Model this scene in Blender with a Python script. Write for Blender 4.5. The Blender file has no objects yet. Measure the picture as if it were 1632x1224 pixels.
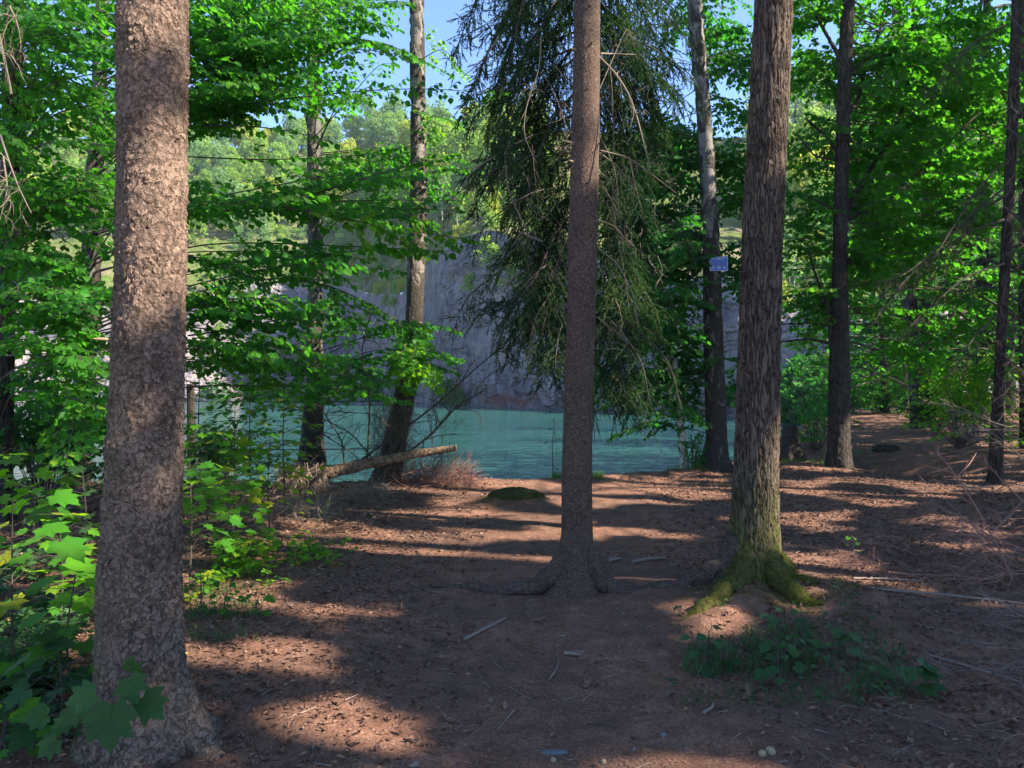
import bpy, math, random
import numpy as np
from mathutils import Vector

# ---------------------------------------------------------------- camera, world, sun
sc = bpy.context.scene
COL = sc.collection
F = 1230.0; HX = 816.0; HY = 600.0; EYE = 1.6
cd = bpy.data.cameras.new('camera'); cam = bpy.data.objects.new('camera', cd); COL.objects.link(cam)
cam.location = (0, 0, EYE); cam.rotation_euler = (math.radians(90), 0, 0)
cd.sensor_width = 36; cd.lens = 36 * F / 1632; cd.shift_y = -12 / 1632
cd.clip_start = 0.05; cd.clip_end = 3000
sc.camera = cam
SUN_AZ, SUN_EL = 106.0, 37.0        # azimuth clockwise from the view direction
w = bpy.data.worlds.new('World'); sc.world = w; w.use_nodes = True
nt = w.node_tree; bg = nt.nodes['Background']
sky = nt.nodes.new('ShaderNodeTexSky'); sky.sky_type = 'NISHITA'; sky.sun_disc = False
sky.sun_elevation = math.radians(SUN_EL); sky.sun_rotation = math.radians(SUN_AZ)
sky.air_density = 1.0; sky.dust_density = 0.0; sky.ozone_density = 4.0; sky.altitude = 4000
nt.links.new(sky.outputs[0], bg.inputs[0]); bg.inputs[1].default_value = 0.13
_a, _e = math.radians(SUN_AZ), math.radians(SUN_EL)
S = np.array([math.sin(_a) * math.cos(_e), math.cos(_a) * math.cos(_e), math.sin(_e)])
sl = bpy.data.lights.new('sun', 'SUN'); so = bpy.data.objects.new('sun', sl); COL.objects.link(so)
sl.energy = 5.0; sl.angle = math.radians(0.5); sl.color = (1, 0.91, 0.77)
so.rotation_euler = Vector((-S[0], -S[1], -S[2])).to_track_quat('-Z', 'Y').to_euler()
so.location = (30, -8, 30)
sc.view_settings.view_transform = 'Standard'; sc.view_settings.look = 'None'
sc.view_settings.exposure = 1.98; sc.view_settings.gamma = 1
sc.render.engine = 'CYCLES'
sc.cycles.max_bounces = 6; sc.cycles.diffuse_bounces = 3; sc.cycles.glossy_bounces = 2
sc.cycles.transmission_bounces = 4; sc.cycles.transparent_max_bounces = 4; sc.cycles.volume_bounces = 0
sc.cycles.caustics_reflective = False; sc.cycles.caustics_refractive = False
sc.cycles.sample_clamp_indirect = 4

rng = np.random.default_rng(7); random.seed(7)
def R(a, b, n=None): return rng.uniform(a, b, n)
def at(px, py, Y): return np.array([(px - HX) / F * Y, Y, EYE + (HY - py) / F * Y])
def norm(v): return v / (np.linalg.norm(v, axis=-1, keepdims=True) + 1e-9)

# ---------------------------------------------------------------- numpy noise
_perm = rng.integers(0, 2**31, 4096)
def _h(ix, iy, iz):
    return _perm[(_perm[(_perm[ix & 4095] + iy) & 4095] + iz) & 4095] / 2**31
def noise(x, y, z=0.0):
    x = np.asarray(x, float); y = np.asarray(y, float) + 0 * x; z = np.asarray(z, float) + 0 * x
    ix, iy, iz = [np.floor(q).astype(np.int64) for q in (x, y, z)]
    fx, fy, fz = x - ix, y - iy, z - iz
    fx, fy, fz = [q * q * (3 - 2 * q) for q in (fx, fy, fz)]
    r = 0
    for dx in (0, 1):
        for dy in (0, 1):
            for dz in (0, 1):
                r = r + _h(ix + dx, iy + dy, iz + dz) * (fx if dx else 1 - fx) * (fy if dy else 1 - fy) * (fz if dz else 1 - fz)
    return r
def fbm(x, y, z=0.0, o=3):
    r = 0; a = 0.5; t = 0
    for k in range(o):
        r = r + a * noise(x * 2**k + 17 * k, y * 2**k + 31 * k, z * 2**k); t += a; a /= 2
    return r / t

# ---------------------------------------------------------------- object helpers
def tag(o, label=None, cat=None, group=None, kind=None):
    if label: o['label'] = label
    if cat: o['category'] = cat
    if group: o['group'] = group
    if kind: o['kind'] = kind
    return o
def thing(name, label, cat, loc, group=None):
    o = bpy.data.objects.new(name, None); COL.objects.link(o); o.location = [float(q) for q in loc]
    o.empty_display_size = 0.1
    return tag(o, label, cat, group)
def mesh_obj(name, V, loops, sizes, mat, parent=None, rnd=None, smooth=False):
    V = np.asarray(V, np.float32).reshape(-1, 3)
    if parent is not None:
        q = parent; off = np.zeros(3)
        while q is not None: off = off + np.array(q.location); q = q.parent
        V = V - off.astype(np.float32)
    me = bpy.data.meshes.new(name)
    me.vertices.add(len(V)); me.vertices.foreach_set('co', V.ravel())
    loops = np.asarray(loops, np.int32).ravel(); sizes = np.asarray(sizes, np.int32).ravel()
    me.loops.add(len(loops)); me.loops.foreach_set('vertex_index', loops)
    me.polygons.add(len(sizes))
    me.polygons.foreach_set('loop_start', np.concatenate([[0], np.cumsum(sizes)[:-1]]).astype(np.int32))
    me.polygons.foreach_set('use_smooth', np.full(len(sizes), smooth, bool))
    if rnd is not None:
        a = me.attributes.new('rnd', 'FLOAT', 'FACE'); a.data.foreach_set('value', np.asarray(rnd, np.float32))
    me.update(calc_edges=True)
    me.materials.append(mat)
    o = bpy.data.objects.new(name, me); COL.objects.link(o); o.parent = parent
    return o
def copy_tree(o, parent=None):
    c = o.copy(); COL.objects.link(c)
    if parent is not None: c.parent = parent
    for ch in list(o.children): copy_tree(ch, c)
    return c

class Geo:
    """collects quads / tris and builds one mesh"""
    def __init__(s): s.V = []; s.L = []; s.Z = []; s.Rn = []; s.n = 0
    def add(s, V, loops, sizes, rnd=None):
        V = np.asarray(V, float).reshape(-1, 3); loops = np.asarray(loops).ravel(); sizes = np.asarray(sizes).ravel()
        s.V.append(V); s.L.append(loops + s.n); s.Z.append(sizes); s.n += len(V)
        s.Rn.append(np.full(len(sizes), 0.5) if rnd is None else np.asarray(rnd, float) + np.zeros(len(sizes)))
    def tube(s, P, r, sides=8, cap=True, rough=0.0, rnd=None):
        P = np.asarray(P, float); n = len(P); r = np.asarray(r, float) + np.zeros(n)
        T = norm(np.gradient(P, axis=0)); ref = np.array([0, 0, 1.0]) if abs(T[0][2]) < 0.8 else np.array([0, 1.0, 0])
        A = np.zeros((n, 3)); a = norm(np.cross(T[0], ref))
        for i in range(n):
            a = norm(a - T[i] * np.dot(a, T[i])); A[i] = a
        B = np.cross(T, A)
        th = np.arange(sides) / sides * 2 * math.pi
        rr = r[:, None] * (1 + rough * (R(-1, 1, (n, sides)) if rough else 0))
        ring = P[:, None, :] + rr[..., None] * (np.cos(th)[None, :, None] * A[:, None, :] + np.sin(th)[None, :, None] * B[:, None, :])
        i = np.arange(n - 1)[:, None]; j = np.arange(sides)[None, :]; k = (j + 1) % sides
        q = np.stack([i * sides + j, i * sides + k, (i + 1) * sides + k, (i + 1) * sides + j], -1).reshape(-1)
        Lp = [q]; Z = [np.full((n - 1) * sides, 4)]
        if cap:
            Lp += [np.arange(sides)[::-1], (n - 1) * sides + np.arange(sides)]; Z.append(np.array([sides, sides]))
        s.add(ring, np.concatenate(Lp), np.concatenate(Z), rnd)
    def sticks(s, A, B, ra, rb=None, rnd=None):
        """many thin three-sided sticks, A and B are N x 3"""
        A = np.asarray(A, float).reshape(-1, 3); B = np.asarray(B, float).reshape(-1, 3); N = len(A)
        if N == 0: return
        if rb is None: rb = ra
        ra = np.asarray(ra, float) + np.zeros(N); rb = np.asarray(rb, float) + np.zeros(N)
        d = norm(B - A); ref = np.where(np.abs(d[:, 2:3]) < 0.9, np.array([[0, 0, 1.0]]), np.array([[1.0, 0, 0]]))
        u = norm(np.cross(d, ref)); v = np.cross(d, u)
        V = []
        for P, r in ((A, ra), (B, rb)):
            for k in range(3):
                t = 2 * math.pi * k / 3
                V.append(P + r[:, None] * (math.cos(t) * u + math.sin(t) * v))
        V = np.stack(V, 1)
        f = np.array([0, 1, 4, 3, 1, 2, 5, 4, 2, 0, 3, 5]); Lp = (np.arange(N)[:, None] * 6 + f[None]).ravel()
        s.add(V, Lp, np.full(N * 3, 4), None if rnd is None else np.repeat(np.asarray(rnd) + np.zeros(N), 3))
    def box(s, c, sx, sy, sz, rz=0, rnd=None):
        V = np.array([[x, y, z] for z in (-.5, .5) for y in (-.5, .5) for x in (-.5, .5)]) * [sx, sy, sz]
        ca, sa = math.cos(rz), math.sin(rz); V = V @ np.array([[ca, sa, 0], [-sa, ca, 0], [0, 0, 1]]) + c
        s.add(V, [0, 2, 3, 1, 4, 5, 7, 6, 0, 1, 5, 4, 2, 6, 7, 3, 0, 4, 6, 2, 1, 3, 7, 5], [4] * 6, rnd)
    def cards(s, tmpl, P, D, N, size, rnd=None):
        """N copies of a leaf template; D direction along the leaf, N its normal"""
        T, faces = tmpl
        P = np.asarray(P, float).reshape(-1, 3); n = len(P)
        if n == 0: return
        size = np.asarray(size, float) + np.zeros(n)
        D = norm(np.asarray(D, float) + np.zeros((n, 3))); N_ = np.asarray(N, float) + np.zeros((n, 3))
        X = norm(np.cross(D, N_)); Zv = np.cross(X, D)
        V = P[:, None, :] + size[:, None, None] * (T[None, :, 0:1] * X[:, None] + T[None, :, 1:2] * D[:, None] + T[None, :, 2:3] * Zv[:, None])
        fl = np.concatenate(faces); fs = np.array([len(f) for f in faces])
        Lp = (np.arange(n)[:, None] * len(T) + fl[None]).ravel()
        if rnd is None: rnd = R(0, 1, n)
        s.add(V, Lp, np.tile(fs, n), np.repeat(rnd, len(faces)))
    def build(s, name, mat, parent=None, smooth=False):
        if not s.V: s.V = [np.zeros((3, 3))]; s.L = [np.arange(3)]; s.Z = [np.array([3])]; s.Rn = [np.array([0.])]
        return mesh_obj(name, np.concatenate(s.V), np.concatenate(s.L), np.concatenate(s.Z), mat, parent, np.concatenate(s.Rn), smooth)

# leaf templates (x across, y along, z out of the leaf)
BEECH = (np.array([[0, 0, 0], [.33, .20, .05], [.42, .55, .07], [0, 1, -.10], [-.42, .55, .07], [-.33, .20, .05], [0, .55, 0]], float),
         [[0, 1, 2, 6], [6, 2, 3], [0, 6, 4, 5], [6, 3, 4]])
SIMPLE = (np.array([[0, 0, 0], [.38, .45, .07], [0, 1, -.06], [-.38, .45, .07]], float), [[0, 1, 2], [0, 2, 3]])
def _maple():
    a = [(0, 0), (.10, -.10), (.36, -.17), (.42, .0), (.56, .08), (.76, .32), (.62, .37), (.46, .42), (.54, .56), (.60, .84), (.42, .78), (.26, .76), (.22, .92), (.10, 1.0), (0, 1.18)]
    pts = a + [(-x, y) for x, y in a[-2:0:-1]]
    V = [(x, y, .07 * abs(x) - .16 * max(0, y - .3) ** 2 - .13 * max(0, abs(x) - .35) + .03 * math.sin(9 * x + 5 * y)) for x, y in pts]
    V.append((0, .33, -.02)); c = len(V) - 1; n = len(pts)
    return (np.array(V, float), [[c, i, (i + 1) % n] for i in range(n)])
MAPLE = _maple()
def _maple_lo():
    a = [(0, 0), (.34, -.10), (.28, .10), (.66, .34), (.36, .42), (.46, .76), (.14, .74), (0, 1.1)]
    pts = a + [(-x, y) for x, y in a[-2:0:-1]]
    V = [(x, y, .14 * abs(x) - .1 * max(0, y - .3) ** 2) for x, y in pts] + [(0, .33, -.03)]
    c = len(V) - 1; n = len(pts)
    return (np.array(V, float), [[c, i, (i + 1) % n] for i in range(n)])
MAPLE_LO = _maple_lo()
NEEDLE = (np.array([[-.07, 0, 0], [.07, 0, 0], [0, 1, 0]], float), [[0, 1, 2]])
BLADE = (np.array([[-.03, 0, 0], [.03, 0, 0], [.025, .5, .05], [-.025, .5, .05], [0, 1, .25]], float), [[0, 1, 2, 3], [3, 2, 4]])
LITTER = (np.array([[0, 0, 0], [.16, .18, .12], [.30, .42, .20], [.10, .72, .10], [0, 1.1, .12], [-.22, .66, .20], [-.18, .25, .02], [0, .5, -.04]], float),
          [[7, 0, 1], [7, 1, 2], [7, 2, 3], [7, 3, 4], [7, 4, 5], [7, 5, 6], [7, 6, 0]])

# ---------------------------------------------------------------- materials
class M:
    def __init__(s, name):
        s.m = bpy.data.materials.new(name); s.m.use_nodes = True; s.t = s.m.node_tree
        s.t.nodes.clear(); s.out = s.n('OutputMaterial')
    def n(s, t, **kw):
        nd = s.t.nodes.new('ShaderNode' + t)
        for k, v in kw.items(): setattr(nd, k, v)
        return nd
    def l(s, a, b): s.t.links.new(a, b)
    def coord(s, scale=(1, 1, 1), kind='Object'):
        tc = s.n('TexCoord'); mp = s.n('Mapping'); mp.inputs['Scale'].default_value = scale
        s.l(tc.outputs[kind], mp.inputs[0]); return mp.outputs[0]
    def noise(s, co, scale=1, detail=4, rough=.55, dist=0):
        nd = s.n('TexNoise'); nd.inputs['Scale'].default_value = scale; nd.inputs['Detail'].default_value = detail
        nd.inputs['Roughness'].default_value = rough; nd.inputs['Distortion'].default_value = dist
        s.l(co, nd.inputs['Vector']); return nd.outputs['Fac']
    def vor(s, co, scale=1, feature='F1', rnd=1.0):
        nd = s.n('TexVoronoi', feature=feature); nd.inputs['Scale'].default_value = scale
        if 'Randomness' in nd.inputs: nd.inputs['Randomness'].default_value = rnd
        s.l(co, nd.inputs['Vector']); return nd
    def ramp(s, fac, stops, interp='LINEAR'):
        nd = s.n('ValToRGB'); cr = nd.color_ramp; cr.interpolation = interp
        while len(cr.elements) < len(stops): cr.elements.new(.5)
        for e, (p, c) in zip(cr.elements, stops):
            e.position = p; e.color = (c, c, c, 1) if isinstance(c, (int, float)) else (*c, 1)
        s.l(fac, nd.inputs[0]); return nd.outputs[0]
    def mix(s, fac, a, b, blend='MIX'):
        nd = s.n('Mix', data_type='RGBA', blend_type=blend)
        for v, k in ((fac, 0), (a, 6), (b, 7)):
            if isinstance(v, (int, float)): nd.inputs[k].default_value = v
            elif isinstance(v, tuple): nd.inputs[k].default_value = (*v, 1)
            else: s.l(v, nd.inputs[k])
        return nd.outputs[2]
    def math(s, op, a, b=0.0, clamp=False):
        nd = s.n('Math', operation=op, use_clamp=clamp)
        for v, k in ((a, 0), (b, 1)):
            if isinstance(v, (int, float)): nd.inputs[k].default_value = v
            else: s.l(v, nd.inputs[k])
        return nd.outputs[0]
    def attr(s, name='rnd'):
        nd = s.n('Attribute', attribute_name=name); return nd.outputs['Fac']
    def bsdf(s, col, rough=.8, spec=.3, normal=None):
        nd = s.n('BsdfPrincipled'); nd.inputs['Specular IOR Level'].default_value = spec
        if isinstance(col, tuple): nd.inputs['Base Color'].default_value = (*col, 1)
        else: s.l(col, nd.inputs['Base Color'])
        if isinstance(rough, (int, float)): nd.inputs['Roughness'].default_value = rough
        else: s.l(rough, nd.inputs['Roughness'])
        if normal is not None: s.l(normal, nd.inputs['Normal'])
        return nd.outputs[0]
    def bump(s, h, dist=.01, strength=1.0):
        nd = s.n('Bump'); nd.inputs['Distance'].default_value = dist; nd.inputs['Strength'].default_value = strength
        s.l(h, nd.inputs['Height']); return nd.outputs[0]
    def disp(s, h, scale, mid=.5):
        nd = s.n('Displacement'); nd.inputs['Scale'].default_value = scale; nd.inputs['Midlevel'].default_value = mid
        s.l(h, nd.inputs['Height']); s.l(nd.outputs[0], s.out.inputs['Displacement']); s.m.displacement_method = 'BOTH'
    def done(s, sh): s.l(sh, s.out.inputs['Surface']); return s.m

def leaf_mat(name, stops, trans=(.25, .6, .03), tmix=.45, rough=.5):
    m = M(name); c = m.ramp(m.attr(), stops)
    geo = m.n('NewGeometry')
    v = m.noise(geo.outputs['Position'], 1.3, 2); c = m.mix(m.ramp(v, [(.3, .0), (.7, .5)]), c, m.mix(.5, c, (.12, .19, .015)))
    b = m.bsdf(c, rough, .10)
    tr = m.n('BsdfTranslucent'); m.l(m.mix(.75, c, trans), tr.inputs[0])
    mx = m.n('MixShader'); mx.inputs[0].default_value = tmix; m.l(b, mx.inputs[1]); m.l(tr.outputs[0], mx.inputs[2])
    return m.done(mx.outputs[0])
MAT = {}
MAT['beech_leaf'] = leaf_mat('beech_leaf', [(0, (.006, .042, .010)), (.5, (.012, .082, .013)), (.85, (.035, .16, .014)), (1, (.12, .20, .014))], (.15, .62, .018), .42)
MAT['far_leaf'] = leaf_mat('deep_green_leaf', [(0, (.005, .042, .014)), (.6, (.010, .075, .020)), (1, (.04, .14, .018))], (.09, .48, .03), .38)  # deeper, bluer green than the beech leaf
MAT['maple_leaf'] = leaf_mat('maple_leaf', [(0, (.014, .080, .018)), (.6, (.03, .15, .018)), (.93, (.08, .24, .015)), (1, (.26, .26, .02))], (.36, .80, .015), .45)
MAT['cover_leaf'] = leaf_mat('ground_plant_leaf', [(0, (.010, .038, .018)), (.7, (.030, .085, .036)), (1, (.075, .13, .07))], (.08, .26, .05), .3)
MAT['spruce'] = leaf_mat('spruce_needles', [(0, (.004, .022, .011)), (.6, (.010, .044, .018)), (.95, (.03, .08, .02)), (1, (.09, .06, .03))], (.05, .18, .02), .25, .6)
MAT['dry_spruce'] = leaf_mat('dry_needles', [(0, (.05, .045, .03)), (.6, (.11, .085, .055)), (1, (.17, .10, .05))], (.1, .07, .03), .15, .8)
MAT['hill_a'] = leaf_mat('hill_leaf_green', [(0, (.09, .19, .035)), (1, (.19, .31, .05))], (.50, .72, .10), .4)
MAT['hill_b'] = leaf_mat('hill_leaf_yellow', [(0, (.18, .26, .03)), (1, (.34, .38, .04))], (.72, .78, .10), .4)
MAT['hill_c'] = leaf_mat('hill_leaf_grey_green', [(0, (.07, .16, .06)), (1, (.16, .27, .09))], (.36, .56, .14), .4)
MAT['grass'] = leaf_mat('grass_blade', [(0, (.03, .08, .015)), (.8, (.08, .15, .02)), (1, (.22, .18, .06))], (.2, .4, .03), .3)

def litter_mat():
    m = M('dead_leaf'); c = m.ramp(m.attr(), [(0, (.05, .026, .016)), (.35, (.12, .062, .040)), (.65, (.22, .115, .072)), (.88, (.20, .135, .095)), (.98, (.27, .205, .15)), (1, (.36, .27, .06))])
    return m.done(m.bsdf(c, .75, .25))
MAT['litter'] = litter_mat()
def needle_mat():
    m = M('fallen_needle'); c = m.ramp(m.attr(), [(0, (.055, .026, .016)), (.5, (.17, .080, .048)), (1, (.32, .18, .11))])
    return m.done(m.bsdf(c, .8, .2))
MAT['needle'] = needle_mat()
def twig_mat(name, a, b):
    m = M(name); co = m.coord(); c = m.mix(m.noise(co, 14, 3), a, b)
    c = m.mix(m.ramp(m.attr(), [(0, 0.), (1, .5)]), c, tuple(min(1, q * 1.9) for q in b)); return m.done(m.bsdf(c, .85, .2))
MAT['twig'] = twig_mat('dark_twig', (.022, .018, .014), (.06, .048, .036))
MAT['dead_twig'] = twig_mat('dead_twig', (.055, .040, .032), (.15, .115, .09))
MAT['red_twig'] = twig_mat('reddish_dead_twig', (.12, .052, .038), (.25, .13, .098))
MAT['stick'] = twig_mat('pale_stick', (.085, .062, .048), (.20, .15, .115))

def bark_scaly(name, a, b, dark, scale, disp, fine=1.0, tint=None):
    """plates: voronoi cells with raised rims and lifted edges"""
    m = M(name); co = m.coord((1, 1, .85)); co2 = m.coord()
    nz = m.n('TexNoise'); nz.inputs['Scale'].default_value = 20; nz.inputs['Detail'].default_value = 3; m.l(co2, nz.inputs['Vector'])
    wv = m.n('VectorMath', operation='MULTIPLY_ADD'); m.l(nz.outputs['Color'], wv.inputs[0]); wv.inputs[1].default_value = (.085,) * 3; m.l(co, wv.inputs[2])
    v1 = m.vor(wv.outputs[0], scale); v2 = m.vor(wv.outputs[0], scale * .43)
    vr = m.n('Math', operation='MULTIPLY'); m.l(v1.outputs['Color'], vr.inputs[0]); vr.inputs[1].default_value = .8
    n1 = m.noise(co, 60, 5, .65); n2 = m.noise(co2, 5, 4, .6)
    e1 = m.ramp(v1.outputs['Distance'], [(.0, 1.), (.42, .9), (.56, .15), (.8, 0.)])
    dv = m.n('VectorMath', operation='SUBTRACT'); m.l(v1.outputs['Position'], dv.inputs[0]); m.l(wv.outputs[0], dv.inputs[1]); sz = m.n('SeparateXYZ'); m.l(dv.outputs[0], sz.inputs[0])
    tl = m.math('MULTIPLY', m.math('MULTIPLY', sz.outputs['Z'], scale * .9), vr.outputs[0])
    pm = m.ramp(m.noise(co2, 9, 4, .6), [(.40, .12), (.60, 1.)]); h = m.math('ADD', m.math('MULTIPLY', m.math('MULTIPLY', e1, pm), m.math('ADD', vr.outputs[0], tl)), m.math('MULTIPLY', v2.outputs['Distance'], .35))
    h = m.math('ADD', h, m.math('MULTIPLY', n1, .55 * fine)); h = m.math('ADD', h, m.math('MULTIPLY', n2, .5))
    hn = m.math('MULTIPLY', h, .5)
    c = m.mix(m.ramp(n2, [(.3, 0.), (.7, 1.)]), a, b)
    c = m.mix(m.ramp(v1.outputs['Color'], [(.2, 0.), (.9, .55)]), c, tuple(min(1, q * 1.5) for q in b))
    c = m.mix(m.math('MULTIPLY', m.ramp(e1, [(.1, .75), (.7, .0)]), m.ramp(n1, [(.35, 1.), (.65, .35)])), c, dark)  # gaps between plates painted darker, crevice shade in the colour
    if tint:   # patchy olive tint on the left-facing side
        geo = m.n('NewGeometry'); sp = m.n('SeparateXYZ'); m.l(geo.outputs['Normal'], sp.inputs[0])
        g = m.math('MULTIPLY', m.ramp(sp.outputs['X'], [(0, 1.), (.35, 0.)]), m.ramp(m.noise(co2, 4, 4), [(.4, .1), (.65, .8)]))
        c = m.mix(m.math('MULTIPLY', m.math('SUBTRACT', 0, sp.outputs['X'], True), m.ramp(m.noise(co2, 4, 4), [(.35, .15), (.6, .9)])), c, tint)
    m.disp(hn, disp, .75); return m.done(m.bsdf(c, .9, .15))
MAT['bark_big_spruce'] = bark_scaly('scaly_spruce_bark', (.072, .048, .034), (.200, .136, .100), (.012, .007, .004), 46, .040, 1.2, (.05, .055, .015))
MAT['bark_spruce'] = bark_scaly('spruce_bark', (.050, .034, .025), (.108, .071, .052), (.016, .010, .006), 85, .010, 1.6)
def bark_furrow(name, a, b, dark, moss=None, sc_=26, disp=.03):
    m = M(name); co = m.coord((1, 1, .17)); co2 = m.coord((1, 1, .45)); c3 = m.coord()
    n1 = m.noise(co, sc_, 3, .5, .6); rd = m.math('ABSOLUTE', m.math('SUBTRACT', n1, .5))
    ridge = m.ramp(rd, [(0, 0.), (.07, .75), (.16, 1.)]); n2 = m.noise(co2, 60, 5, .65); n3 = m.noise(c3, 4, 4)
    v = m.vor(co2, 30); h = m.math('ADD', m.math('MULTIPLY', ridge, .62), m.math('ADD', m.math('MULTIPLY', n2, .3), m.math('MULTIPLY', v.outputs['Distance'], .2)))
    c = m.mix(m.ramp(n3, [(.3, 0.), (.7, 1.)]), a, b); c = m.mix(m.ramp(h, [(.3, .92), (.72, 0.)]), c, dark)
    c = m.mix(m.ramp(n2, [(.45, 0.), (.75, .4)]), c, tuple(min(1, q * 1.6) for q in b))
    if moss:
        sp = m.n('SeparateXYZ'); m.l(c3, sp.inputs[0])
        g = m.math('MULTIPLY', m.ramp(sp.outputs['Z'], [(0, 1.), (.30, .6), (.75, .12), (1, .0)]), m.ramp(m.noise(c3, 9, 5), [(.35, .3), (.6, 1.)]))
        c = m.mix(g, c, moss)
    m.disp(h, disp); return m.done(m.bsdf(c, .9, .15))
MAT['bark_oak'] = bark_furrow('furrowed_oak_bark', (.058, .040, .028), (.130, .095, .068), (.012, .008, .005), (.09, .10, .012), 32, .022)
MAT['bark_root'] = bark_scaly('dark_root_bark', (.048, .034, .025), (.100, .068, .050), (.016, .011, .008), 70, .012, 1.8)
MAT['bark_plain'] = bark_furrow('grey_brown_bark', (.035, .028, .022), (.072, .058, .046), (.012, .010, .008), None, 30, .02)
def bark_birch(name, white, dark, bias, zsplit):
    m = M(name); c3 = m.coord(); co = m.coord((1, 1, .55)); co2 = m.coord((.35, .35, 2.2))
    sp = m.n('SeparateXYZ'); m.l(c3, sp.inputs[0])
    n = m.noise(co, 6, 5, .6, .8)
    zf = m.math('MULTIPLY', m.ramp(m.math('DIVIDE', sp.outputs['Z'], zsplit), [(.0, 0.), (1, 1.)]), .13)
    f = m.ramp(m.math('ADD', m.math('ADD', n, zf), bias), [(.50, 0.), (.56, 1.)])
    len_ = m.ramp(m.noise(co2, 16, 3), [(.58, 0.), (.66, .8)])
    w = m.mix(len_, white, tuple(q * .3 for q in white)); w = m.mix(m.ramp(m.noise(c3, 25, 4), [(.4, 0.), (.8, .6)]), w, tuple(q * .55 for q in white))
    d = m.mix(m.noise(co, 40, 4), dark, tuple(q * 2.6 for q in dark))
    h = m.math('MULTIPLY', m.math('SUBTRACT', 1., f), m.noise(co, 35, 5, .7))
    m.disp(h, .035, .2); return m.done(m.bsdf(m.mix(f, d, w), .8, .25))
MAT['birch_sign'] = bark_birch('birch_bark', (.16, .143, .12), (.020, .016, .012), -.10, 4.5)
MAT['birch_lean'] = bark_birch('old_birch_bark', (.18, .155, .13), (.026, .020, .014), -.13, 4.0)
MAT['birch_white'] = bark_birch('white_birch_bark', (.50, .45, .38), (.05, .035, .025), .06, 4.0)
MAT['bark_patchy'] = bark_birch('lichened_bark', (.11, .10, .08), (.022, .018, .013), -.09, 6.0)
def plain(name, col, rough=.8, spec=.3, var=.25, sc_=20):
    m = M(name); n = m.noise(m.coord(), sc_, 5); c = m.mix(m.ramp(n, [(.3, 0.), (.7, 1.)]), tuple(q * (1 - var) for q in col), tuple(min(1, q * (1 + var)) for q in col))
    return m.done(m.bsdf(c, rough, spec, m.bump(n, .01, .5)))
MAT['log'] = bark_scaly('fallen_spruce_log_bark', (.14, .088, .052), (.27, .175, .11), (.03, .02, .015), 26, .03, 1.5)
MAT['cut'] = plain('cut_wood', (.27, .20, .12), .8, .2)
MAT['moss'] = plain('moss', (.058, .054, .016), .95, .1, .7, 30)
MAT['moss_blade'] = leaf_mat('moss_tuft', [(0, (.04, .048, .010)), (.6, (.10, .105, .018)), (1, (.20, .17, .04))], (.3, .35, .02), .25)
MAT['dark_moss'] = plain('dark_moss', (.045, .045, .016), .95, .1, .5, 30)
MAT['rootlet'] = twig_mat('root_fibre', (.09, .062, .045), (.24, .17, .12))
MAT['wire'] = plain('wire_rope', (.02, .02, .02), .6, .3)
MAT['stone'] = plain('grey_stone', (.11, .105, .11), .8, .3, .2, 30)
MAT['stump'] = plain('rotten_wood', (.035, .028, .022), .9, .2, .6, 12)
MAT['sign_blue'] = plain('blue_enamel', (.010, .05, .30), .35, .5, .08)
MAT['sign_white'] = plain('white_print', (.55, .62, .75), .5, .4, .05)

def ground_mat():
    m = M('forest_floor'); co = m.coord(); cs = m.coord((1, 1.6, 1))
    big = m.noise(co, .9, 5, .6); mid = m.noise(co, 6, 6, .65); fine = m.noise(co, 70, 6, .75); v = m.vor(co, 42); v2 = m.vor(cs, 95)
    c = m.ramp(mid, [(.25, (.13, .062, .038)), (.5, (.28, .138, .086)), (.75, (.43, .23, .155))])
    c = m.mix(m.ramp(big, [(.42, 0.), (.62, .75)]), c, (.15, .088, .064))
    c = m.mix(m.ramp(fine, [(.42, .55), (.62, 0.)]), c, (.032, .021, .017))
    chips = m.math('MULTIPLY', m.ramp(v.outputs['Color'], [(.72, 0.), (.80, 1.)]), m.ramp(v.outputs['Distance'], [(.25, 1.), (.45, 0.)]))
    c = m.mix(m.math('MULTIPLY', chips, .5), c, (.36, .21, .15))
    chips2 = m.math('MULTIPLY', m.ramp(v2.outputs['Color'], [(.78, 0.), (.84, 1.)]), m.ramp(v2.outputs['Distance'], [(.2, 1.), (.5, 0.)]))
    c = m.mix(m.math('MULTIPLY', chips2, .7), c, (.26, .18, .13))
    mo = m.ramp(m.noise(co, 1.7, 6, .7), [(.60, 0.), (.74, .55)]); c = m.mix(mo, c, (.055, .065, .02))
    h = m.math('ADD', m.math('MULTIPLY', fine, .6), m.math('ADD', m.math('MULTIPLY', mid, 1.2), m.math('MULTIPLY', chips, .4)))
    return m.done(m.bsdf(c, .95, .12, m.bump(h, .025, .9)))
MAT['ground'] = ground_mat()
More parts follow.
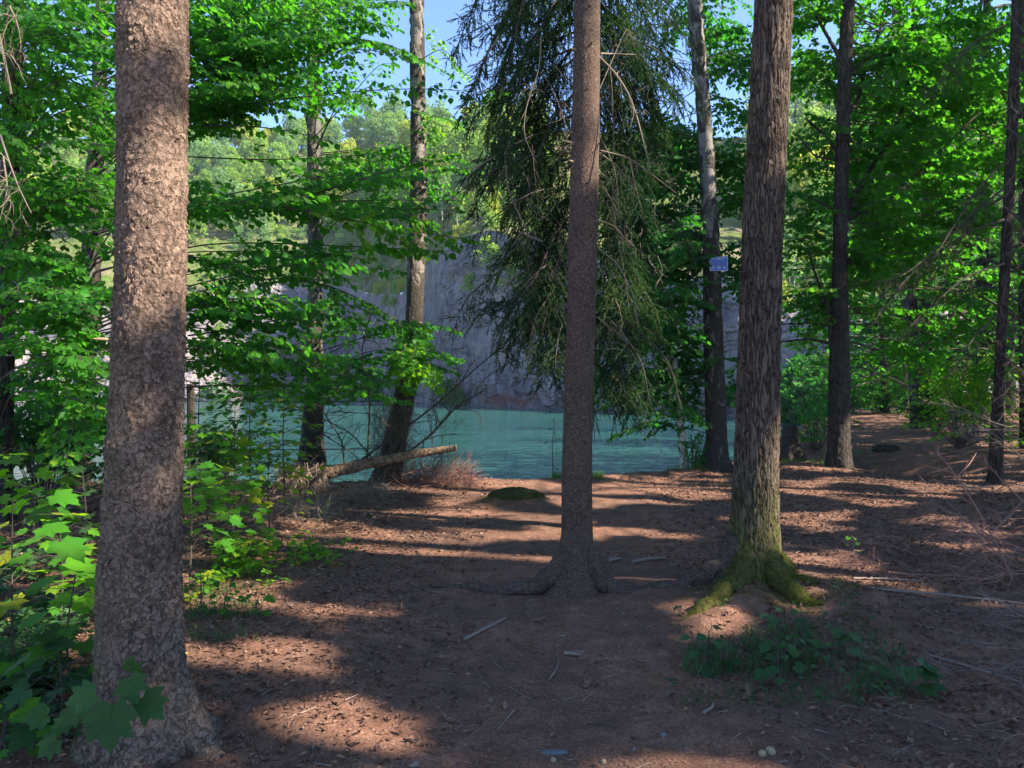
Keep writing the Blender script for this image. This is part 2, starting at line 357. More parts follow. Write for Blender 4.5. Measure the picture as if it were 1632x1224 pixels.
def rock_mat():
    m = M('quarry_rock'); co = m.coord((1, 1, .35)); c3 = m.coord(); cst = m.coord((1, 1, .08))
    n1 = m.noise(co, .25, 8, .62, .6); n2 = m.noise(cst, .9, 5, .6); n3 = m.noise(c3, .05, 3)
    c = m.ramp(n1, [(.25, (.07, .065, .080)), (.5, (.155, .140, .165)), (.75, (.27, .235, .24))])
    c = m.mix(m.ramp(n2, [(.38, .8), (.52, 0.)]), c, (.055, .050, .06))
    c = m.mix(m.ramp(n3, [(.45, 0.), (.6, .5)]), c, (.33, .27, .24))
    c = m.mix(m.ramp(m.noise(c3, .35, 6, .7), [(.56, 0.), (.66, .7)]), c, (.30, .21, .13))
    v = m.vor(m.coord((.5, .5, .22)), .7, 'DISTANCE_TO_EDGE'); c = m.mix(m.ramp(v.outputs['Distance'], [(.0, .7), (.06, 0.)]), c, (.03, .03, .035)); v2 = m.vor(m.coord((1, 1, .5)), .55); c = m.mix(m.ramp(v2.outputs['Color'], [(.2, 0.), (.9, .5)]), c, (.28, .24, .23))
    c = m.mix(m.ramp(m.noise(c3, .16, 7, .7), [(.60, 0.), (.70, .8)]), c, (.07, .12, .035))
    h = m.math('ADD', n1, m.math('MULTIPLY', n2, .6)); return m.done(m.bsdf(c, .9, .2, m.bump(m.math('ADD', h, m.math('MULTIPLY', v2.outputs['Distance'], .8)), 2.0, 1.)))
MAT['rock'] = rock_mat()
def hill_mat():
    m = M('hillside_scrub'); c3 = m.coord(); n = m.noise(c3, .18, 8, .7)
    c = m.ramp(n, [(.3, (.05, .085, .02)), (.5, (.12, .15, .04)), (.6, (.20, .17, .10)), (.72, (.34, .22, .15))])
    return m.done(m.bsdf(c, .95, .1, m.bump(m.noise(c3, .6, 6, .7), 1.5, .9)))
MAT['hill'] = hill_mat()
def water_mat():
    m = M('lake_water'); co = m.coord((.22, .75, 1)); co2 = m.coord((.9, 2.6, 1)); co3 = m.coord((.015, .06, 1))
    n1 = m.noise(co, 1.0, 4, .6); n2 = m.noise(co2, 1.0, 3, .6)
    h = m.math('ADD', n1, m.math('MULTIPLY', n2, .45))
    c = m.mix(m.ramp(m.noise(co3, 1, 3), [(.35, 0.), (.65, 1.)]), (.016, .060, .054), (.024, .092, .074))
    return m.done(m.bsdf(c, .06, .5, m.bump(h, .8, 1.)))
MAT['water'] = water_mat()
# ---------------------------------------------------------------- ground and lake
_ex = np.array([-400, -60, -20, -5, -0.6, 1.2, 2.3, 3.4, 4.2, 5.2, 7, 10, 16, 28, 34, 60, 400.])
_ey = np.array([11.2, 11.2, 11.2, 11.4, 11.5, 12.0, 12.6, 13.2, 14.6, 17, 20, 25, 36, 56, 75, 300, 900.])
def yedge(x): return np.interp(x, _ex, _ey)
_rx = np.array([[1.80, 5.75], [1.70, 5.55], [1.60, 5.35], [1.42, 5.15], [1.22, 5.0], [2.05, 5.7], [2.15, 5.5], [2.25, 5.35], [2.4, 5.2], [2.2, 5.85], [2.4, 5.7], [2.6, 5.5]])
def gh(x, y):
    x = np.asarray(x, float); y = np.asarray(y, float)
    near = np.exp(-np.maximum(0, np.hypot(x, y) - 16) / 10)
    h = near * (.10 * (fbm(x * .35, y * .35, 3.3) - .5) + .05 * (fbm(x * 1.7, y * 1.7, 9.1) - .5) + .022 * (fbm(x * 7, y * 7, 1.1, 2) - .5))
    h = h + .085 * np.max([np.exp(-((x - a_) ** 2 + (y - b_) ** 2) / .018) * (1 - .4 * (i_ % 5 > 2)) for i_, (a_, b_) in enumerate(_rx)], axis=0)
    h = h + .07 * np.exp(-((x - 1.95) ** 2 + (y - 6.0) ** 2) / .7)            # swell round the oak
    h = h + .16 * np.exp(-((x - .05) ** 2 / .22 + (y - 9.6) ** 2 / .10))       # mossy hummock
    h = h - .75 * np.exp(-((x - 7.1) ** 2 / 1.8 + (y - 14.9) ** 2 / 2.6))     # hollow in the path
    h = h + .16 * np.exp(-((x - 5.0) ** 2 / 1.2 + (y - 13.0) ** 2 / .5)) + .12 * np.exp(-((x - 8.6) ** 2 / 2.0 + (y - 12.9) ** 2 / .5))
    h = h + np.clip((y - 15) / 10, 0, 1) * np.clip((x - 5) / 3, 0, 1) * .25
    h = h + .05 * np.maximum(0, x - 9) * np.clip((30 - y) / 10, 0, 1)
    d = y - yedge(x) - .25 * (fbm(x * 1.1, y * .2, 5.5) - .5)
    h = h + .06 * np.exp(-((d + .25) / .3) ** 2)
    t = np.clip(d / 3.2, 0, 1); return h * (1 - t) - 4.2 * t ** .8 - .25 * (d > 0) * np.clip(d / .3, 0, 1)
def axis(a, b, fine, lo, hi, g=1.13):
    mid = list(np.arange(a, b, fine)); l = []; x = a; s_ = fine
    while x > lo: s_ *= g; x -= s_; l.append(x)
    r = []; x = b; s_ = fine
    while x < hi: r.append(x); s_ *= g; x += s_
    return np.array(l[::-1] + mid + r + [hi])
gx = axis(-6, 9.5, .05, -700, 700); gy = axis(1.5, 15.5, .05, -60, 900)
X, Y = np.meshgrid(gx, gy); Z = gh(X, Y)
nx, ny = len(gx), len(gy)
i = np.arange(ny - 1)[:, None]; j = np.arange(nx - 1)[None]
q = np.stack([i * nx + j, i * nx + j + 1, (i + 1) * nx + j + 1, (i + 1) * nx + j], -1).reshape(-1)
tag(mesh_obj('ground', np.stack([X, Y, Z], -1), q, np.full(len(q) // 4, 4), MAT['ground'], None, None, True), kind='structure')
WZ = -2.5
g = Geo(); g.add([[-600, 11, WZ], [300, 11, WZ], [300, 600, WZ], [-600, 600, WZ]], [0, 1, 2, 3], [4])
tag(g.build('lake', MAT['water']), kind='structure')

# ---------------------------------------------------------------- quarry cliff and hill on the far shore
_spx = np.array([-900, -400, 0, 200, 330, 450, 560, 640, 700, 780, 860, 1000, 1150, 1290, 1420, 1520, 1640, 1900.])
_sY = np.array([110, 112, 122, 130, 137, 145, 150, 132, 116, 106, 99, 90, 80, 72, 62, 60, 60, 60.])
_sr = np.array([.12, .12, .12, .12, .125, .135, .14, .115, .165, .175, .17, .15, .12, .10, .09, .09, .1, .1])
_st = np.array([.35, .33, .315, .31, .305, .300, .312, .322, .315, .318, .33, .33, .33, .34, .35, .4, .4, .4])
NU = 520
upx = np.linspace(-900, 1900, NU)
sY = np.interp(upx, _spx, _sY); sX = (upx - HX) / F * sY
sr = np.interp(upx, _spx, _sr); stp = np.interp(upx, _spx, _st)
dirx, diry = sX / np.hypot(sX, sY), sY / np.hypot(sX, sY)
hc = EYE + sr * sY + 3 * (fbm(upx * .012, 0 * upx, 2.2, 2) - .5) * 2
NV = 150; v = np.linspace(0, 1, NV)[:, None]
u = np.arange(NU)[None] * .35
zc = (WZ - 1.5) + (hc[None] - WZ + 1.5) * v
steep = np.interp(upx, [200, 420, 560, 640, 700, 1100, 1300], [26, 24, 20, 9, 2.5, 2.5, 6])[None]
terr = fbm(u * .10, zc * .06, 4.0, 4)
dc = steep * v ** 1.2 + np.interp(upx, [300, 620, 700, 1200, 1350], [11, 10, 2.6, 2.6, 5])[None] * (terr - .5) * np.sin(np.pi * np.clip(v * .97 + .03, 0, 1)) ** .5 \
    + (1.2 * (np.floor(4 * fbm(u * .16, zc * .08, 8.0, 2)) / 4 - .5) + .8 * (fbm(u * .8, zc * .12, 1.0, 3) - .5) + 2.6 * (np.floor(6 * noise(u * .30 + .2 * zc, zc * .22, 3.0)) / 6 - .5) + 1.5 * (np.floor(5 * noise(u * .7 - .3 * zc, zc * .5, 9.0)) / 5 - .5)) * np.clip((1 - v) * 6, 0, 1)
def grid(name, X, Y, Z, mat, smooth=False):
    n0, n1 = X.shape; i = np.arange(n0 - 1)[:, None]; j = np.arange(n1 - 1)[None]
    q = np.stack([i * n1 + j, i * n1 + j + 1, (i + 1) * n1 + j + 1, (i + 1) * n1 + j], -1).reshape(-1)
    return mesh_obj(name, np.stack([X, Y, Z], -1), q, np.full(len(q) // 4, 4), mat, None, None, smooth)
cX, cY = sX[None] + dirx[None] * dc, sY[None] + diry[None] * dc
tag(grid('cliff', cX, cY, zc, MAT['rock']), kind='structure')
D0 = np.hypot(sX, sY) / diry * 0 + sY
def hill_point(k, d):
    """k: index along the shore (float), d: metres behind the cliff top"""
    k0 = np.clip(k, 0, NU - 1); ii = np.arange(NU)
    x0 = np.interp(k0, ii, cX[-1]); y0 = np.interp(k0, ii, cY[-1]); z0 = np.interp(k0, ii, hc)
    dx = np.interp(k0, ii, dirx); dy = np.interp(k0, ii, diry); st = np.interp(k0, ii, stp)
    ytop = y0 + dy * 85
    ztop = EYE + (st + .018) * ytop - 6
    t = np.clip(d / 85, 0, 1); z = z0 + (ztop - z0) * (t * .9 + .1 * t * t) + 0.12 * np.maximum(0, d - 85)
    z = z + 3.0 * (fbm(k0 * .06, d * .05, 6.0) - .5) * np.clip(d / 8, 0, 1)
    return x0 + dx * d, y0 + dy * d, z
dd = np.concatenate([np.linspace(0, 100, 50), np.linspace(110, 400, 12)])
KK, DD = np.meshgrid(np.arange(0, NU, 2), dd)
hX, hY, hZ = hill_point(KK.ravel(), DD.ravel())
tag(grid('hillside', hX.reshape(KK.shape), hY.reshape(KK.shape), hZ.reshape(KK.shape), MAT['hill'], True), kind='structure')

def sphere_dirs(n):
    p = rng.normal(size=(n, 3)); return norm(p)
def far_crown(G, h, rad, nl, nf, base=.25, leaf=.6, narrow=1.0):
    """lobed crown of leaf clumps, height h, radius rad"""
    c = []
    for k in range(nl):
        t = (k + .5) / nl; z = h * (base + (1 - base) * t * .92); rr = rad * (1 - abs(2 * t - .75) ** 2.0 * .55) * .62 * narrow
        a = R(0, 6.28); c.append((math.cos(a) * rr * R(.4, 1), math.sin(a) * rr * R(.4, 1), z, rad * R(.32, .5)))
    per = nf // nl
    for x, y, z, r in c:
        d = sphere_dirs(per); d[:, 2] = np.where(d[:, 2] < -.4, -d[:, 2], d[:, 2])
        p = np.array([x, y, z]) + d * (r * R(.72, 1.05, per))[:, None] * [1, 1, .85]
        G.cards(SIMPLE, p, norm(rng.normal(size=(per, 3))), d + .5 * rng.normal(size=(per, 3)), leaf * R(.6, 1.3, per), np.clip(.45 * R(0, 1) + R(0, .6, per), 0, 1))
def far_tree(label, mat, h, rad, nf, birch=False, group='trees on the hill across the lake'):
    t = thing('hillside_tree', label, 'tree', (0, 0, 0), group)
    g = Geo(); far_crown(g, h, rad, 13, nf, .22 if not birch else .35, .62 if not birch else .42, 1 if not birch else .7)
    g.build('crown', MAT[mat], t)
    g = Geo(); g.tube([[0, 0, -1], [.1 + .3 * birch, 0, h * .5], [0, .1, h * .9]], [.07, .06, .03] if birch else [.2, .14, .05], 5); g.build('trunk', MAT['birch_white'] if birch else MAT['bark_plain'], t)
    return t
LB = {'hill_a': 'round green tree in the sunlit wood on the far hillside', 'hill_b': 'yellow-green tree in the sunlit wood on the far hillside',
      'hill_c': 'grey-green tree in the wood on the far hillside'}
protos = [far_tree(LB[m_], m_, h_, r_, 1500) for m_, h_, r_ in (('hill_a', 11, 4.6), ('hill_a', 9, 4), ('hill_b', 10, 4.6), ('hill_c', 12, 4.2), ('hill_b', 8, 3.6), ('hill_c', 9, 3.5))]
pts = []
for _ in range(6000):
    px = R(20, 860) if R(0, 1) < .88 else R(1200, 1450); k = np.interp(px, upx, np.arange(NU)); d = R(24, 100)
    x, y, z = [float(q_) for q_ in hill_point(k, d)]
    if all((x - a) ** 2 + (y - b) ** 2 > 36 for a, b, *_ in pts): pts.append((x, y, z))
pts = pts[:294]
for n_, (x, y, z) in enumerate(pts):
    c = 2 * noise(x * .05, y * .05, 3.0) + R(-.5, .5)
    pr = protos[(0, 1, 3, 0, 2, 4)[int(np.clip(c * 3, 0, 5))]] if R(0, 1) < .75 else protos[int(R(0, 5.99))]
    o = copy_tree(pr); o.location = (x, y, z - .5); o.rotation_euler = (0, 0, R(0, 6.28)); s_ = R(.75, 1.2); o.scale = (s_, s_, s_ * R(.9, 1.1))
for p_ in protos: p_.location = (float(R(-60, -20)), 262, 66)
# slender birches and bushes on the scrubby slope above the cliff
bp = far_tree('slender pale-stemmed birch on the scrub slope above the quarry cliff', 'hill_c', 8, 1.7, 420, True, 'birches above the cliff'); bp.name = 'slope_birch'
bb = thing('slope_bush', 'low bush on the scrub slope above the quarry cliff', 'bush', (0, 0, 0), 'bushes above the cliff')
g = Geo(); far_crown(g, 2.6, 1.9, 7, 420, .0, .38); g.build('crown', MAT['hill_a'], bb)
bd = thing('slope_bush', 'dry yellowish bush on the scrub slope above the quarry cliff', 'bush', (0, 0, 0), 'dry bushes above the cliff')
g = Geo(); far_crown(g, 2.2, 1.6, 7, 380, .0, .34); g.build('crown', MAT['hill_b'], bd)
first = {id(bp): 1, id(bb): 1, id(bd): 1}
for n_ in range(150):
    px = R(330, 860) if n_ % 5 else R(1230, 1340); k = np.interp(px, upx, np.arange(NU)); d = R(0, 26)
    x, y, z = [float(q_) for q_ in hill_point(k, d)]
    pr = bp if n_ % 3 == 0 else (bb if n_ % 3 == 1 else bd)
    o = pr if first.pop(id(pr), None) else copy_tree(pr)
    o.location = (x, y, z - .3); o.rotation_euler = (R(-.08, .08), R(-.08, .08), R(0, 6.28)); s_ = R(.6, 1.25); o.scale = (s_, s_, s_)
# bushes clinging to the rock and along the far waterline
cb = thing('cliff_bush', 'small green bush growing on a ledge of the quarry cliff', 'bush', (0, 0, 0), 'bushes on the cliff ledges')
g = Geo(); far_crown(g, 2.4, 1.7, 7, 420, .0, .34); g.build('crown', MAT['hill_a'], cb)
sb_ = thing('shore_bush', 'dark green bush at the foot of the cliff by the water', 'bush', (0, 0, 0), 'bushes along the far waterline')
g = Geo(); far_crown(g, 3.0, 2.6, 8, 600, .0, .36); g.build('crown', MAT['far_leaf'], sb_)
f1 = True
for n_ in range(60):
    px = R(310, 660) if n_ % 3 else R(700, 1000); k = int(np.interp(px, upx, np.arange(NU))); r_ = int(R(50, 140))
    o = cb if f1 else copy_tree(cb); f1 = False
    o.location = (float(cX[r_, k]), float(cY[r_, k]), float(zc[r_, k]) - .8); s_ = R(.5, 1.3); o.scale = (s_, s_, s_); o.rotation_euler = (0, 0, R(0, 6.28))
f1 = True
for n_, (px, s_) in enumerate([(715, 1.3), (724, 1.0), (735, .8), (560, 1.0), (600, 1.1), (640, .9), (1010, .8), (1255, 1.6), (1275, 1.9), (1300, 2.0), (1322, 1.5), (480, 1.2), (420, 1.2), (350, 1.2), (1360, 2), (1390, 2), (1420, 2.2)]):
    k = int(np.interp(px, upx, np.arange(NU))); o = sb_ if f1 else copy_tree(sb_); f1 = False
    o.location = (float(cX[10, k]), float(cY[10, k]) - 1.2, WZ - .6); o.scale = (s_, s_, s_); o.rotation_euler = (0, 0, R(0, 6.28))

# ---------------------------------------------------------------- trunks
def trunk(name, prof, Y, mat, parent, sides=48, dz=.03, top=None, flare=None, seed=1, lean=0.0, lobes=5):
    """prof: (py, px_left, px_right) rows from top to bottom at depth Y; continues upward to height top"""
    prof = sorted(prof, key=lambda r: -r[0]); zs = np.array([EYE + (HY - r[0]) / F * Y for r in prof])
    xs = np.array([((r[1] + r[2]) / 2 - HX) / F * Y for r in prof]); rs = np.array([(r[2] - r[1]) / 2 / F * Y * (1 - (r[2] - r[1]) / 2 / F) * .985 for r in prof])
    z0 = -.12; z1 = top or zs[-1]; zz = np.arange(z0, min(z1, zs[-1] + 1.2), dz); up = np.arange(zz[-1] + .25, z1, .25)
    zz = np.concatenate([zz, up]); x = np.interp(zz, zs, xs); r = np.interp(zz, zs, rs)
    hi = zz > zs[-1]; sl_ = (xs[-1] - xs[-3]) / (zs[-1] - zs[-3] + 1e-6)
    x = np.where(hi, xs[-1] + sl_ * (zz - zs[-1]), x); r = np.where(hi, rs[-1] * np.clip(1 - (zz - zs[-1]) / (z1 - zs[-1] + .5), .08, 1), r)
    ker = np.hanning(9); ker /= ker.sum()
    n = len(zz) - len(up)
    if n > 20:
        pad = lambda a: np.concatenate([a[:1].repeat(4), a[:n], a[n - 1:n].repeat(4)])
        x[:n] = np.convolve(pad(x), ker, 'valid'); r[:n] = np.convolve(pad(r), ker, 'valid')
    th = np.arange(sides) / sides * 2 * math.pi; T, ZZ = np.meshgrid(th, zz)
    rad = r[:, None] * (1 + .035 * (fbm(np.cos(T) * 1.6 + seed * 9, np.sin(T) * 1.6, ZZ * 1.2) - .5) * 2)
    if flare:
        fh, fa = flare; lob = .5 + .5 * np.cos(T * lobes + seed * 1.7 + .6 * np.sin(T * 2 + seed))
        rad = rad * (1 + fa * np.exp(-np.maximum(ZZ, 0) / fh) * (lob ** 1.5) * .9)
    Xv = x[:, None] + rad * np.cos(T); Yv = Y + lean * ZZ + rad * np.sin(T)
    m_, s_ = len(zz), sides; i = np.arange(m_ - 1)[:, None]; j = np.arange(s_)[None]; k = (j + 1) % s_
    q = np.stack([i * s_ + j, i * s_ + k, (i + 1) * s_ + k, (i + 1) * s_ + j], -1).reshape(-1)
    q = np.concatenate([q, (m_ - 1) * s_ + np.arange(s_)]); sz = np.concatenate([np.full((m_ - 1) * s_, 4), [s_]])
    o = mesh_obj(name, np.stack([Xv, Yv, ZZ], -1), q, sz, mat, parent, None, True)
    return (lambda z_: np.array([np.interp(z_, zz, x), Y + lean * z_, z_])), (lambda z_: float(np.interp(z_, zz, r)))
def base_at(px, Y): x = (px - HX) / F * Y; return (x, Y, float(gh(x, Y)))

def dead_branch(G, p, d, L, r, depth=2, n=6, droop=.15, wig=.22, spread=.7, kids=5):
    """a bare branching twig added to G"""
    pts = [np.array(p, float)]; d = norm(np.array(d, float)); st = L / n
    for _ in range(n):
        d = norm(d + rng.normal(size=3) * wig + np.array([0, 0, -droop])); pts.append(pts[-1] + d * st)
    pts = np.array(pts); rr = np.linspace(r, r * .3, n + 1)
    if r > .006: G.tube(pts, rr, 5, False, 0, R(0, 1))
    else: G.sticks(pts[:-1], pts[1:], rr[:-1], rr[1:], R(0, 1))
    if depth > 0:
        for _ in range(kids):
            t = R(.2, 1); i_ = int(t * (n - 1)); q_ = pts[i_] + (pts[i_ + 1] - pts[i_]) * R(0, 1)
            dd_ = norm(norm(pts[i_ + 1] - pts[i_]) + spread * rng.normal(size=3))
            dead_branch(G, q_, dd_, L * R(.25, .55) * (1.1 - .5 * t), max(r * .55, .0012), depth - 1, max(3, n - 2), droop, wig, spread, max(2, kids - 1))
    return pts
def curve(P, n=24):
    """smooth path through pixel/world points"""
    P = np.asarray(P, float); t = np.linspace(0, 1, len(P)); tt = np.linspace(0, 1, n)
    Q = np.stack([np.interp(tt, t, P[:, k]) for k in range(3)], 1)
    for _ in range(3): Q[1:-1] = (Q[:-2] + 2 * Q[1:-1] + Q[2:]) / 4
    return Q

# big spruce on the left
YB = 3.4
big = thing('spruce_tree', 'thick scaly-barked spruce in the left foreground with a moss-free flaring base', 'tree', base_at(235, YB)); big['label'] = 'thickest nearest spruce at the left with flaky sunlit bark'
bigc, bigr = trunk('trunk', [(-60, 184, 308), (0, 183, 305), (200, 183, 303), (400, 181, 301), (600, 174, 299), (750, 165, 297), (900, 154, 295), (1000, 151, 296), (1080, 146, 303), (1130, 134, 322), (1175, 112, 350), (1205, 80, 385), (1240, 40, 420)],
                   YB, MAT['bark_big_spruce'], big, 300, .0085, 19, (.14, .10), 3, 0, 4)
g = Geo(); a = at(183, 543, YB); g.tube([a + [.05, -.05, 0], a + [.015, -.16, 0], a + [0.005, -.19, 0]], [.009, .007, .002], 7)
g.build('branch_stub', MAT['cut'], big)
for (a, b, r0) in [((300, 1165, 3.35), (372, 1226, 3.2), .10)]:
    g = Geo(); A, B = at(*a), at(*b); B[2] = gh(B[0], B[1]) - .03; g.tube(curve([[-1.6, 3.42, .40], A + [0, .02, .0], (A + B) / 2 + [0, 0, -.03], B + [.0, 0, -.02], B + (B - A) * [.6, .6, 0] + [0, 0, -.08]], 40), np.linspace(r0 * 1.15, .02, 40), 24)
    g.build('root', MAT['bark_big_spruce'], big, True)
for px, py, s_ in [(228, 222, 1), (238, 240, .9), (222, 232, .7), (275, 228, .9), (284, 300, .6), (282, 330, .5), (263, 469, .8), (205, 545, .7)]:
    z_ = at(px, py, YB)[2]; c = bigc(z_); xx = at(px, py, YB - .12)[0]; r_ = bigr(z_); yy = c[1] - math.sqrt(max(.001, r_ * r_ - (xx - c[0]) ** 2))
    n_ = norm(np.array([xx - c[0], yy - c[1], 0])); P = np.array([xx, yy, z_])
    g = Geo(); g.tube([P - n_ * .01, P + n_ * .012, P + n_ * .016], [.022 * s_, .017 * s_, .006 * s_], 9, True, .25)
    g.build('knot', MAT['bark_big_spruce'], big)

# slender spruce in the middle
YS = 5.75
spr = thing('spruce_tree', 'slim straight spruce in the middle of the path with bare stub branches', 'tree', base_at(915, YS))
sc_, sr_ = trunk('trunk', [(-60, 915, 959), (0, 914, 958), (200, 910, 957), (400, 904, 953), (500, 903, 950), (600, 899, 947), (750, 894, 945), (850, 893, 946), (890, 886, 948), (930, 868, 951), (955, 850, 956)],
                 YS, MAT['bark_spruce'], spr, 150, .014, 21, (.12, .12), 4, 0, 3)
for px, py, L, dx in [(912, 84, .05, -1), (909, 232, .10, -1), (905, 262, .05, -.8), (940, 80, .04, .2), (958, 233, .06, 1), (941, 298, .03, .1), (950, 378, .03, .5), (948, 490, .03, .6), (905, 505, .03, -.8), (925, 150, .02, .0), (948, 330, .02, .6), (915, 430, .02, -.3), (940, 560, .025, .4), (912, 640, .02, -.2), (935, 690, .02, .3), (918, 330, .02, -.2), (930, 20, .02, .1)]:
    z_ = at(px, py, YS)[2]; c = sc_(z_); r_ = sr_(z_); d_ = norm(np.array([dx, -.6 if abs(dx) > .5 else -1, .08]))
    g = Geo(); P = c + d_ * [r_, r_, 0]; g.tube([P - d_ * .02, P + d_ * L * .6, P + d_ * L], [.011, .008, .003], 7); g.build('branch_stub', MAT['cut'] if L > .045 and dx < 0 else MAT['bark_spruce'], spr)
def px_branch(parent, name, mat, pts, r, Y, kids=4, depth=1, klen=.25, droop=.3, dY=0):
    P = [at(px, py, Y + dY * k / (len(pts) - 1)) for k, (px, py) in enumerate(pts)]; C = curve(P, 22); g = Geo()
    g.tube(C, np.linspace(r, r * .35, 22), 6)
    for _ in range(kids):
        k = int(R(5, 20)); dead_branch(g, C[k], norm(C[k + 1] - C[k]) + .7 * rng.normal(size=3), klen * R(.4, 1), r * .4, depth, 5, droop, .25, .6, 3)
    return g.build(name, mat, parent)
for pts, r in [([(955, 90), (980, 115), (1003, 150), (1018, 195), (1032, 252)], .009), ([(957, 85), (985, 86), (1022, 87)], .006), ([(972, 105), (976, 150), (978, 240)], .004),
               ([(957, 240), (1000, 250), (1035, 275), (1078, 308)], .006), ([(955, 243), (985, 265), (1010, 303)], .005), ([(954, 272), (975, 290), (978, 320), (972, 345)], .004),
               ([(953, 350), (980, 360), (1000, 385), (1020, 400)], .004), ([(953, 395), (985, 420), (1010, 470), (1018, 520)], .004), ([(951, 505), (975, 525), (1000, 545)], .004),
               ([(862, 62), (860, 110), (838, 170), (834, 215), (855, 260)], .004), ([(862, 115), (880, 140), (900, 190), (905, 225)], .004), ([(952, 150), (1000, 40), (1015, 85)], .003)]:
    px_branch(spr, 'dead_branch', MAT['stick'], pts, r * 1.0, YS + .02, 6, 1, .22, .25, R(-.3, .5))

# oak with mossy roots
YO = 6.0
oak = thing('oak_tree', 'oak with furrowed bark and bright green moss over its spreading roots', 'tree', base_at(1205, YO))
oc_, or_ = trunk('trunk', [(-60, 1205, 1264), (0, 1204, 1263), (200, 1193, 1255), (400, 1182, 1246), (600, 1176, 1242), (750, 1170, 1240), (830, 1164, 1241), (880, 1150, 1245), (915, 1122, 1254), (945, 1088, 1268)],
                 YO, MAT['bark_oak'], oak, 200, .012, 17, (.12, .14), 6, 0, 4)
def root(parent, pts, r, mat, name='root', sides=20, n=48, fl=1.0):
    P = [at(px, py, Y) for px, py, Y in pts]; C = curve(P, n); g = Geo(); t = np.linspace(0, 1, n)
    C = C + .012 * np.stack([np.sin(t * 23 + pts[0][0]), np.cos(t * 17), np.sin(t * 29)], 1); g.tube(C, np.interp(t, np.linspace(0, 1, len(r)), r) * (1 + .04 * np.sin(t * 21 + pts[1][0])), sides, True, .07); return g.build(name, mat, parent, True), C
root(oak, [(1180, 860, 5.95), (1150, 905, 5.95), (1118, 924, 5.88), (1080, 937, 5.8), (1030, 943, 5.78), (975, 936, 5.8)], [.10, .10, .08, .065, .055, .045], MAT['bark_root'])
mossr = []
mossr.append(root(oak, [(1200, 840, 6.05), (1186, 915, 5.78), (1155, 948, 5.45), (1118, 978, 5.2), (1070, 1008, 4.98)], [.10, .095, .075, .055, .02], MAT['moss']))
mossr.append(root(oak, [(1210, 850, 6.0), (1236, 920, 5.75), (1270, 957, 5.45), (1312, 978, 5.28), (1365, 1000, 5.1)], [.10, .09, .07, .05, .02], MAT['moss']))
mossr.append(root(oak, [(1215, 860, 6.05), (1256, 925, 5.85), (1300, 955, 5.65), (1350, 982, 5.4)], [.10, .075, .055, .02], MAT['moss']))
for px, py, Y_, rr_ in []: pass
g = Geo()
for o, C in mossr:
    for k in range(4200):
        t = R(0, len(C) - 1.01); c = C[int(t)] + (C[int(t) + 1] - C[int(t)]) * (t % 1); rr = np.interp(t / len(C), [0, .5, 1], [.10, .075, .025]); a = R(0, 6.28); n_ = np.array([math.cos(a), -.3, abs(math.sin(a))]); n_ = norm(n_)
        g.cards(NEEDLE, c + n_ * rr * .96, norm(n_ + .5 * rng.normal(size=3)), rng.normal(size=3), R(.012, .034), R(0, 1, 1))
for k in range(15000):
    a = R(0, 6.28); x_ = 1.98 + R(0, .75) * math.cos(a) * 1.25; y_ = 5.72 + R(0, .6) * math.sin(a)
    if noise(x_ * 5, y_ * 5) < .5 or y_ > 6.1: continue
    g.cards(NEEDLE, [x_, y_, gh(x_, y_)], [R(-.5, .5), R(-.5, .3), 1], rng.normal(size=3), R(.010, .026), R(0, 1, 1))
g.build('moss', MAT['moss_blade'], oak)
root(spr, [(905, 880, 5.7), (880, 920, 5.7), (845, 938, 5.7), (790, 942, 5.75), (730, 936, 5.85), (690, 934, 5.9)], [.08, .085, .06, .045, .035, .012], MAT['bark_root'])
root(spr, [(935, 880, 5.7), (955, 925, 5.72), (985, 942, 5.76), (1040, 950, 5.75)], [.08, .08, .06, .04], MAT['bark_root'])

# trees at the water's edge
YG = 12.95
sb = thing('birch_tree', 'birch with peeling grey-white bark carrying the blue sign', 'tree', base_at(1140, YG))
bc_, br_ = trunk('trunk', [(-60, 1092, 1114), (0, 1095, 1118), (100, 1103, 1126), (200, 1112, 1135), (300, 1117, 1141), (400, 1121, 1147), (550, 1122, 1152), (640, 1125, 1156), (700, 1126, 1158), (730, 1120, 1161), (752, 1108, 1170)],
                 YG, MAT['birch_sign'], sb, 56, .03, 17, (.15, .5), 2)
YT = 12.3
tb = thing('hornbeam_tree', 'grey patchy trunk standing upright left of the leaning birch by the water', 'tree', base_at(498, YT))
tc_, tr_ = trunk('trunk', [(-60, 487, 507), (0, 488, 508), (200, 489, 512), (400, 490, 514), (600, 489, 515), (660, 484, 515), (700, 480, 515), (740, 476, 520)], YT, MAT['bark_patchy'], tb, 44, .04, 16, (.2, .4), 5)
YL = 11.3
lb = thing('birch_tree', 'old birch curving up beside the fallen log with one white bark patch', 'tree', base_at(610, YL))
lc_, lr_ = trunk('trunk', [(-60, 652, 673), (0, 653, 675), (200, 655, 678), (300, 655, 680), (400, 651, 679), (530, 647, 671), (600, 636, 665), (650, 624, 658), (700, 612, 648), (720, 608, 646), (760, 594, 640), (800, 575, 642)],
                 YL, MAT['birch_lean'], lb, 52, .03, 16, (.18, .35), 8)
YR = 12.7
mt = thing('beech_tree', 'dark forked tree on the bank right of the oak beside the stump', 'tree', base_at(1338, YR))
mc_, mr_ = trunk('trunk', [(-60, 1342, 1362), (0, 1341, 1361), (200, 1333, 1354), (400, 1328, 1349), (520, 1325, 1352), (600, 1321, 1354), (700, 1320, 1354), (755, 1315, 1358)], YR, MAT['bark_plain'], mt, 44, .04, 16, (.15, .4), 4)
